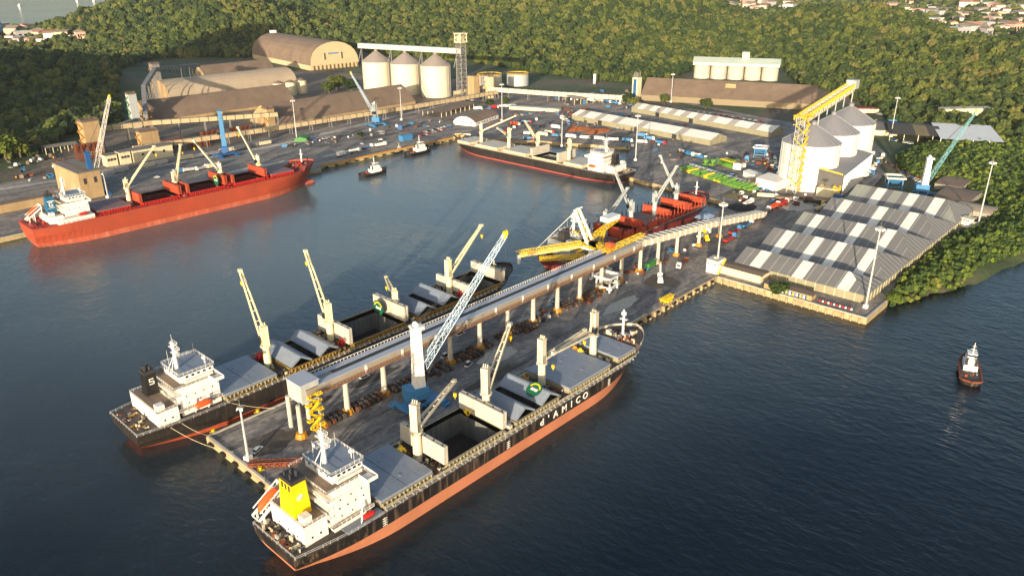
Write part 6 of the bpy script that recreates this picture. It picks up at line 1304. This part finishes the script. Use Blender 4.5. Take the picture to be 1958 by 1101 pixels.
for x, y, lb in ((1348, 316, 'left small green hopper in the yard'), (1362, 316, 'right small green hopper in the yard')):
    T = thing('hopper', lb, 'hopper', at(x, y, 3)); b = MB(); b.cyl((0, 0, 1), (0, 0, 5), .8, 3.2, 4); b.box(-2, 2, -2, 2, 0, 1.2); b.build('bin', LimeG, T)
def hopper(label, px, py, rz, m, rimm, s=1):
    T = thing('loading_hopper', label, 'hopper', at(px, py, 3), rz); b = MB()
    for x in (-5, 5):
        for y in (-5, 5): b.beam((x*s, y*s, 0), (x*s*.95, y*s*.95, 9*s), .8*s)
    for z in (3, 8.6): b.beam((-5*s, -5*s, z*s), (5*s, -5*s, z*s), .6); b.beam((-5*s, 5*s, z*s), (5*s, 5*s, z*s), .6); b.beam((-5*s, -5*s, z*s), (-5*s, 5*s, z*s), .6); b.beam((5*s, -5*s, z*s), (5*s, 5*s, z*s), .6)
    b.build('frame', m, T); b = MB(); vs = [(x*q*s, y*q*s, z*s) for z, q in ((4, 1.2), (9.2, 6)) for x, y in ((-1, -1), (1, -1), (1, 1), (-1, 1))]; b.add(vs, [(0, 1, 5, 4), (1, 2, 6, 5), (2, 3, 7, 6), (3, 0, 4, 7), (3, 2, 1, 0)]); b.build('funnel_bin', m, T)
    b = MB()
    for (a, c) in (((-6, -6), (6, -6)), ((6, -6), (6, 6)), ((6, 6), (-6, 6)), ((-6, 6), (-6, -6))): b.beam((a[0]*s, a[1]*s, 9.6*s), (c[0]*s, c[1]*s, 9.6*s), 1.3*s, 1.1*s)
    b.build('rim', rimm, T); return T
hopper('blue loading hopper with cream rim behind the striped tents', 1707, 362, .5, SkyB, Cream); hopper('blue hopper with yellow legs left of the white silos', 1453, 300, .3, SkyB, White, .9); hopper('white and blue hopper on the pier under the conveyor', 1040+22, 585, .1, SkyB, GrW, .35)
hopper('small light hopper on the road right of the silos', 1665, 333, .2, SkyB, White, .5); hopper('white hopper beside the conveyor column in the middle of the pier', 1160, 552, .1, White, White, .8)
for k, (x, y, m, a, h, lb) in enumerate(((1411, 322, White, 9, 5, 'small white kiosk with brown roof in the yard'), (1440, 340, White, 14, 4, 'white gabled shelter right of the green machinery'), (1450, 356, Cream, 14, 3.5, 'cream flat shelter right of the green machinery'), (1428, 308, SkyB, 5, 4, 'small turquoise box in the yard'), (1190, 196, White, 8, 8, 'white cubic pump house behind the nearer tent'), (1205, 200, SkyB, 8, 5, 'blue box container behind the nearer tent'), (578, 268, Green, 16, 3, 'bright green container group on the far quay'), (765, 252-5, Blue, 6, 3.5, 'small blue container on the far quay'), (1137, 160, White, 4, 12, 'small white tower at the forest edge'))):
    T = thing('kiosk' if m is not Green else 'container', lb, 'building' if m in (White, Cream) else 'container', at(x, y, 3), rnd()); b = MB(); b.box(-a/2, a/2, -a*.35, a*.35, 0, h); b.build('wall', m, T); b = MB(); b.add([(-a/2-.4, -a*.35-.4, h), (a/2+.4, -a*.35-.4, h), (a/2+.4, a*.35+.4, h), (-a/2-.4, a*.35+.4, h), (-a/2, 0, h+1.2), (a/2, 0, h+1.2)], [(0, 1, 5, 4), (2, 3, 4, 5), (1, 2, 5), (3, 0, 4)]); b.build('roof', Brown if k in (0, 2) else RoofT if m in (White, Cream) else m, T); b = MB(); b.box(-.7, .7, -a*.35-.08, -a*.35+.02, 0, 2.2); b.build('door', Dark, T)
T = thing('earth_machine', 'yellow wheel loader between the pier columns near the root', 'machinery', at(1350, 460, 3), .8); b = MB(); b.box(-3, 2, -1.3, 1.3, .8, 2.4); b.box(-1, 1, -1, 1, 2.4, 3.8); b.build('body', Yellow, T); b = MB(); b.beam((1.5, 0, 2), (6, 0, 5), .8, .8); b.box(5.4, 7, -1.6, 1.6, 3.6, 5); b.build('arm', Yellow, T); b = MB(); wheels(b, (-2, 1.6), 1.3, .9, .6); b.build('wheel_set', Tyre, T)
# small goods lying about the yard: wrapped pallets, pipe bundles, cable drums
def proto_goods():
    out = []
    for nm, m in (('wrapped_pallet', White), ('wrapped_pallet', Steel), ('wrapped_pallet', Brown), ('pipe_bundle', Rust), ('pipe_bundle', Steel), ('cable_drum', YelDark), ('cable_drum', Dark), ('skip_container', Rust), ('skip_container', SkyB)):
        b = MB()
        if nm == 'wrapped_pallet': b.box(-1, 1, -.8, .8, 0, .18, 1); b.box(-.95, .95, -.75, .75, .18, 1.5); b.box(-.7, .6, -.6, .6, 1.5, 1.9)
        elif nm == 'pipe_bundle':
            for y, z in ((-.7, .3), (0, .3), (.7, .3), (-.35, .85), (.35, .85)): b.cyl((-3, y, z), (3, y, z), .32, .32, 7)
            for x in (-2, 2): b.box(x-.08, x+.08, -1.05, 1.05, 0, 1.2, 1)
        elif nm == 'cable_drum': b.cyl((-.6, 0, 1), (.6, 0, 1), .6, .6, 10); b.cyl((-.7, 0, 1), (-.6, 0, 1), 1, 1, 12, 1); b.cyl((.6, 0, 1), (.7, 0, 1), 1, 1, 12, 1)
        else: b.add([(-1.6, -1, .2), (1.6, -1, .2), (1.6, 1, .2), (-1.6, 1, .2), (-2.2, -1.2, 1.6), (2.2, -1.2, 1.6), (2.2, 1.2, 1.6), (-2.2, 1.2, 1.6)], [(0, 1, 5, 4), (1, 2, 6, 5), (2, 3, 7, 6), (3, 0, 4, 7), (0, 3, 2, 1)]); b.add([(-2.1, -1.1, 1.2), (2.1, -1.1, 1.2), (2.1, 1.1, 1.2), (-2.1, 1.1, 1.2)], [(0, 1, 2, 3)], 1)
        me = bpy.data.meshes.new(nm); me.from_pydata(b.v, [], b.f); me.polygons.foreach_set('material_index', b.mi); me.materials.append(m); me.materials.append(Dark); out.append((nm, me))
    return out
goods = proto_goods()
for (x0, x1, y0, y1, n, wh, sc_) in ((1385, 1482, 292, 390, 62, 'in the crowded yard left of the white silos', 1.5), (1110, 1310, 268, 318, 26, 'on the paving behind the basin ship', 1.3), (960, 1210, 205, 250, 50, 'between the canopies at the head of the yard', 1.7), (540, 860, 0, 0, 46, 'along the track of the far quay', 1.4),
        (1020, 1330, 0, 0, 40, 'beside the columns of the pier conveyor', 1.0), (16, 128, 300, 345, 34, 'on the rough ground at the far left', 1.6), (1690, 1755, 300, 348, 22, 'at the mangrove edge right of the silos', 1.2), (1490, 1640, 372, 398, 22, 'in front of the loading hall', 1.1), (1050, 1220, 176, 200, 26, 'near the far conveyor behind the tents', 1.8), (1600, 1800, 215, 240, 24, 'in front of the houses under the right forest', 2.0)):
    for k in range(n):
        x = x0+(x1-x0)*rnd(); y = y0+(y1-y0)*rnd()
        if x0 == 540: y = 284-(x-540)*.165+(rnd()-.5)*12
        if x0 == 1020: y = 612-(x-1020)*.47+(rnd()-.35)*26
        nm, me = random.choice(goods); o = bpy.data.objects.new(nm, me); C.objects.link(o); o.location = at(x, y, 3.02); o.rotation_euler = (0, 0, rnd()*3); q = sc_*(.45+.6*rnd()); o.scale = (q, q, q)
        tag(o, 'one of the small %ss lying %s' % (nm.replace('_', ' '), wh), nm.split('_')[1], 'small goods lying '+wh)
# spilled grain and dust patches on the paving
def spill(label, s, t, rs_, rt, m):
    b = MB(); n = 26; pts = []
    for i in range(n): a = 2*math.pi*i/n; w = 1+.45*noise.noise((math.cos(a)*1.7+s, math.sin(a)*1.7+t, 0)); pts.append((rs_*w*math.cos(a), rt*w*math.sin(a), 0))
    b.add([(0, 0, .06)]+pts, [(0, 1+i, 1+(i+1) % n) for i in range(n)]); o = b.build('spilled_dust', m); o.location = W(s, t, 3.03); tag(o, label, 'spill', kind='stuff')
Spl = mat('spill_pale', (182, 176, 164), .95, .35, .6); SpD = mat('spill_dark', (84, 76, 68), .95, .35, .5)
for k, (s, t, a, c, m) in enumerate(((112, 38, 9, 5, Spl), (150, 24, 10, 4, Spl), (66, 14, 12, 3, SpD), (34, 12, 10, 4, SpD), (12, 24, 9, 6, SpD), (190, 46, 14, 4, Spl), (230, 44, 10, 8, SpD), (98, 50, 16, 3, SpD), (300, -330, 24, 4, Spl), (220, -340, 30, 4, Spl), (360, -360, 26, 5, SpD), (410, 40, 16, 9, Spl), (520, -190, 20, 9, SpD))):
    spill('thin %s dust spilled on the paving' % ('pale' if m is Spl else 'dark'), s, t, a, c, m)
# black fenders hanging on the pier and quay walls
b = MB(); b.cyl((-1.2, 0, 0), (1.2, 0, 0), .75, .75, 10); b.cyl((-1.3, 0, 0), (-1.2, 0, 0), .5, .5, 8); b.cyl((1.2, 0, 0), (1.3, 0, 0), .5, .5, 8)
fm = bpy.data.meshes.new('quay_fender'); fm.from_pydata(b.v, [], b.f); fm.materials.append(Tyre)
b = MB(); b.box(-.5, .5, -.35, .35, -2.6, 1.3); pm = bpy.data.meshes.new('quay_pile'); pm.from_pydata(b.v, [], b.f); pm.materials.append(QuayW)
def along(me, nm, lb, cat, grp, p, q, step, z, rz):
    L = math.hypot(q[0]-p[0], q[1]-p[1]); n = int(L/step)
    for k in range(n+1): f = k/n; o = bpy.data.objects.new(nm, me); C.objects.link(o); o.location = W(p[0]+(q[0]-p[0])*f, p[1]+(q[1]-p[1])*f, z); o.rotation_euler = (0, 0, rz); tag(o, lb, cat, grp)
along(fm, 'quay_fender', 'black rubber fender on the right wall of the pier', 'fender', 'fenders on the right pier wall', (168, 62.7), (250, 62.7), 7, 1.7, 0)
along(fm, 'quay_fender', 'black rubber fender on the end wall of the pier', 'fender', 'fenders on the pier end', (-3.3, 8), (-3.3, 58), 8, 1.7, math.pi/2)
along(fm, 'quay_fender', 'black rubber fender on the yellow edged far quay', 'fender', 'fenders on the far quay', (260, -300.2), (400, -300.2), 10, 1.6, 0)
along(pm, 'quay_pile', 'concrete pile in the wall below the right quay', 'pile', 'piles of the right quay wall', (254.6, 66), (254.6, 138), 4, 1.2, 0)
along(pm, 'quay_pile', 'concrete pile in the right wall of the pier', 'pile', 'piles of the pier wall', (164, 62.4), (252, 62.4), 4, 1.2, math.pi/2)
# mooring lines
def rope(label, p, q, sag=1.0, r=.09):
    p, q = Vector(p), Vector(q); b = MB(); n = 8; pts = [p+(q-p)*k/n-Vector((0, 0, sag*4*(k/n)*(1-k/n))) for k in range(n+1)]
    for a, c in zip(pts[:-1], pts[1:]): b.cyl(a, c, r, r, 5)
    tag(b.build('mooring_line', mat('rope', (190, 176, 140), .8, .2, 2)), label, 'mooring line')
rope('pale mooring line from the second ship to the pier corner', W(-8, -3, 8.8), W(-1.5, 5, 3.4)); rope('pale mooring line from the second ship stern to the pier end', W(-12, -4, 8.8), W(-1, 20, 3.4), 2); rope('long mooring line from the second ship side to the pier bollard', W(10, -2.5, 9), W(24, 5.5, 3.4), .6)
rope('mooring line from the near ship stern to the pier end', W(-14, 63.5, 9), W(-1, 40, 3.4), 1.5); rope('mooring line from the bow of the near ship to the pier', W(152, 70, 12), W(178, 60, 3.4), 2); rope('second mooring line from the bow of the near ship', W(155, 72, 12), W(190, 60, 3.4), 2.5)
# ------------------------------------------------------------------ tugs
def tug(label, px, py, head, hullm=Black, Lt=28, extra=None, scale=1, z0=0, supm=White):
    T = thing('tugboat', label, 'tugboat', at(px, py, 0), head); T.scale = (scale,)*3; b = MB(); n = 22; lv = []
    for (z, k) in ((-1.5, .72), (0, .88), (2.2, 1)):
        row = []
        for side in (1, -1):
            for i in range(n+1):
                u = i/n if side == 1 else 1-i/n; w = 4.6*(min(1, u/.08)**.4 if u < .08 else 1)*(max(0, 1-((max(u, .55)-.55)/.45)**2.2)**.6); sh = 1.5*max(0, (u-.6)/.4)**2 if z > 2 else 0
                row.append(((u-.5)*Lt*(.94+.06*k), side*w*k, z+sh))
        lv.append(row)
    m = len(lv[0])
    for a, c in zip(lv[:-1], lv[1:]): b.add(a+c, [(i, (i+1) % m, m+(i+1) % m, m+i)[::-1] for i in range(m)])
    b.build('hull', hullm, T)
    b = MB(); top = lv[-1]; b.add([top[i] for i in range(n+1)]+[top[2*n+1-i] for i in range(n+1)], [(i, i+1, n+2+i, n+1+i)[::-1] for i in range(n)]); b.build('deck', DeckD, T)
    b = MB()
    for i in range(m): b.beam(Vector(top[i])+Vector((0, 0, .1)), Vector(top[(i+1) % m])+Vector((0, 0, .1)), .7, .8)
    b.build('rubber_fender', Rust if 'near' in label or 'alone' in label else Tyre, T)
    b = MB(); b.box(-3, 7, -3, 3, 2.2, 5); b.box(-1, 6, -2.4, 2.4, 5, 7.3); b.build('superstructure', supm, T); b = MB(); b.box(.8, 4.8, -1.9, 1.9, 7.3, 9.6); b.box(.4, 5.2, -2.2, 2.2, 9.6, 9.8); b.build('wheelhouse', White, T)
    b = MB(); b.box(.75, 4.85, -1.95, 1.95, 8.2, 9.2); b.build('window', Glass, T); b = MB()
    b.cyl((1.5, 0, 9.8), (1.5, 0, 15.5), .25, .12, 6); b.box(1.3, 1.6, -1.3, 1.3, 12, 12.15); b.box(1.2, 1.8, -.8, .8, 13.6, 13.75); b.build('mast', White, T)
    for sg in (-1, 1): b = MB(); b.cyl((-2, sg*2, 5), (-2, sg*2, 8.6), .6, .5, 8); b.build('funnel', Dark, T)
    clutter(T, 'deck_gear', [(-12, -4, -3, 3, 2.2), (8, 11, -1.5, 1.5, 2.8)], [Steel, Rust, Dark, Orange], 22, .4, 1.4); return T
tug('white and black tugboat sailing in the basin', 714, 334, -.0, scale=.95)
tug('tugboat with blue deckhouse moored at the far quay', 800, 294, 0.0, scale=1.05, supm=White); tug('small dark tugboat moored behind the blue housed tugboat', 762, 292, 0.1, scale=.55)
T = thing('quay_container', 'blue square container on the quay behind the moored tug', 'container', at(776, 268, 3)); b = MB(); b.box(-6, 6, -3, 3, 0, 5); b.build('wall', SkyB, T)
tug('brown edged tugboat alone on the open water at the right', 1852, 712, R(17), hullm=BlackHull, Lt=30, scale=.85)
# ------------------------------------------------------------------ trees one can tell apart
for x, y, h, r, lb in ((648, 172, 20, 13, 'broad dark tree left of the pale blue crane boom'), (672, 176, 18, 11, 'round green tree beside the cream silos'), (630, 180, 16, 10, 'green tree right of the three small silos'), (936, 203, 8, 6, 'round tree under the conveyor beside the white hall'), (966, 200, 9, 6, 'tree right of the lamp mast beside the white hall'),
        (1200, 200, 13, 10, 'wide tree at the corner of the wide brown warehouse'), (1210, 204, 11, 8, 'smaller tree at the corner of the wide brown warehouse'), (1270, 200, 13, 6, 'tree behind the farther tent near the lamp mast'), (1349, 208, 12, 8, 'tree behind the farther tent, right hand one'), (690, 262, 5, 4, 'small bush on the track of the far quay')):
    tree(x, y, h, r, lb, mtl=LeafF)
for x, y, h, r, lb in ((1487, 563, 7, 5.5, 'bright bush growing on the right quay wall'), (1708, 578, 5, 4.5, 'bright bush at the corner of the right quay')):
    tree(x, y, h, r, lb, z=1.5, name='quay_bush', cat='bush')
for x, y, h, r, lb in ((12, 305, 22, 12, 'lit green tree at the left edge above the track'), (40, 300, 17, 10, 'lit green tree right of the left edge'), (-20, 300, 24, 12, 'tall lit tree cut by the left edge')):
    tree(x, y, h, r, lb, z=4)
# ------------------------------------------------------------------ distant town
hm = [mat('town_white', (222, 212, 196), .8, .1, .1), mat('town_cream', (206, 184, 150), .8, .1, .1), mat('town_pink', (200, 160, 140), .8, .1, .1), mat('town_grey', (160, 156, 152), .8, .1, .1)]
rm = [mat('tile_orange', (168, 124, 100), .8, .2, .1), mat('tile_brown', (140, 124, 110), .8, .2, .1), mat('roof_pale', (206, 202, 194), .8, .1, .1)]
hp = []
for a in range(4):
    for c in range(3):
        b = MB(); b.box(-.5, .5, -.5, .5, -.6, .55); b.box(-.52, -.3, -.53, -.50, .1, .3); b.build
        me = bpy.data.meshes.new('house'); b2 = MB(); b2.box(-.5, .5, -.5, .5, -.8, .55, 0)
        for k in range(3): b2.box(-.505, -.5, -.36+k*.28, -.2+k*.28, .05, .3, 2); b2.box(-.36+k*.28, -.2+k*.28, -.505, -.5, .05, .3, 2)
        b2.add([(-.56, -.56, .55), (.56, -.56, .55), (.56, .56, .55), (-.56, .56, .55), (-.56, 0, .8 if c < 2 else .6), (.56, 0, .8 if c < 2 else .6)], [(0, 1, 5, 4), (2, 3, 4, 5), (1, 2, 5), (3, 0, 4)], 1)
        me.from_pydata(b2.v, [], b2.f); me.polygons.foreach_set('material_index', b2.mi)
        for m in (hm[a], rm[c], Glass): me.materials.append(m)
        hp.append(me)
def hz_at(p): return float(height(np.array([p.x]), np.array([-p.y]))[0])
def town(x0, x1, y0, y1, n, lb, grp, smin=9, smax=20, name='house', z=6):
    k = 0; tries = 0
    while k < n and tries < n*12:
        tries += 1; x = x0+(x1-x0)*rnd(); y = y0+(y1-y0)*rnd()
        p = at(x, y, z); h = hz_at(p)
        if h > 16 or h < 1: continue
        o = bpy.data.objects.new(name, random.choice(hp)); C.objects.link(o); s = smin+(smax-smin)*rnd()**2; o.location = (p.x, p.y, h+s*.3); o.scale = (s, s*(.7+.8*rnd()), s*(.55+.4*rnd())); o.rotation_euler = (0, 0, rnd()*3)
        tag(o, lb, 'house', grp); k += 1
town(1362, 1530, -4, 22, 70, 'small pale house in the distant town behind the forest saddle', 'houses of the distant town behind the saddle', 14, 34)
town(1700, 1960, 4, 82, 190, 'small pale house in the distant town at the upper right corner', 'houses of the distant town at the upper right', 10, 30)
town(470, 545, 2, 12, 18, 'small house on the hilltop at the upper left', 'houses at the top left of the forest', 14, 30)
town(20, 168, 58, 86, 46, 'small house on the shore strip at the upper left', 'houses on the shore strip at the upper left', 12, 26)
for x, y, a, c, h, m, lb in ((8, 66, 30, 16, 26, hm[0], 'white apartment block at the far left shore'), (-4, 68, 20, 14, 30, SkyB, 'blue glass block beside the white apartment block')):
    T = thing('apartment_block', lb, 'building', at(x, y, 4), .3); b = MB(); b.box(-a/2, a/2, -c/2, c/2, -4, h); b.build('wall', m, T); b = MB()
    for k in range(int(h/4)): b.box(-a*.45, a*.45, -c/2-.2, -c/2+.1, 2+k*4, 4+k*4); b.box(-a/2-.2, -a/2+.1, -c*.4, c*.4, 2+k*4, 4+k*4)
    b.build('window_band', Glass, T)
for x, y, L_, lb in ((1875, 12, 110, 'long white hall at the upper right corner'), (1935, 18, 90, 'second long pale hall at the upper right corner')):
    T = thing('distant_hall', lb, 'hall', at(x, y, 5), -.6); b = MB(); b.box(-L_/2, L_/2, -20, 20, -5, 10); b.build('wall', hm[0], T); b = MB(); b.add([(-L_/2-1, -21, 10), (L_/2+1, -21, 10), (L_/2+1, 0, 14), (-L_/2-1, 0, 14), (L_/2+1, 21, 10), (-L_/2-1, 21, 10)], [(0, 1, 2, 3), (3, 2, 4, 5)]); b.build('roof', rm[2], T)
for x, y, lb in ((38, 12, 'white boat on the bay at the upper left'), (148, 3, 'small boat on the bay, left of two at the top edge'), (180, 3, 'small boat on the bay, right of two at the top edge')):
    T = thing('boat', lb, 'boat', at(x, y, 0), 1.0); b = MB(); b.prism([(-14, -4), (8, -4), (16, 0), (8, 4), (-14, 4)], -1, 3); b.build('hull', White, T); b = MB(); b.box(-8, 4, -3, 3, 3, 8); b.build('cabin', White, T)

# ------------------------------------------------------------------ evening haze over the bay
b = MB(); b.box(-2600, 6800, -3600, 6400, -7.5, 320)
hz_o = b.build('haze', []); hz_o.data.materials.clear()
hm_ = bpy.data.materials.new('haze_air'); hm_.use_nodes = True; N = hm_.node_tree.nodes; N.remove(N['Principled BSDF']); pv = N.new('ShaderNodeVolumePrincipled')
pv.inputs['Density'].default_value = .00003; pv.inputs['Color'].default_value = (.86, .90, .96, 1); pv.inputs['Anisotropy'].default_value = .2
hm_.node_tree.links.new(pv.outputs[0], N['Material Output'].inputs['Volume']); hz_o.data.materials.append(hm_); tag(hz_o, kind='stuff')
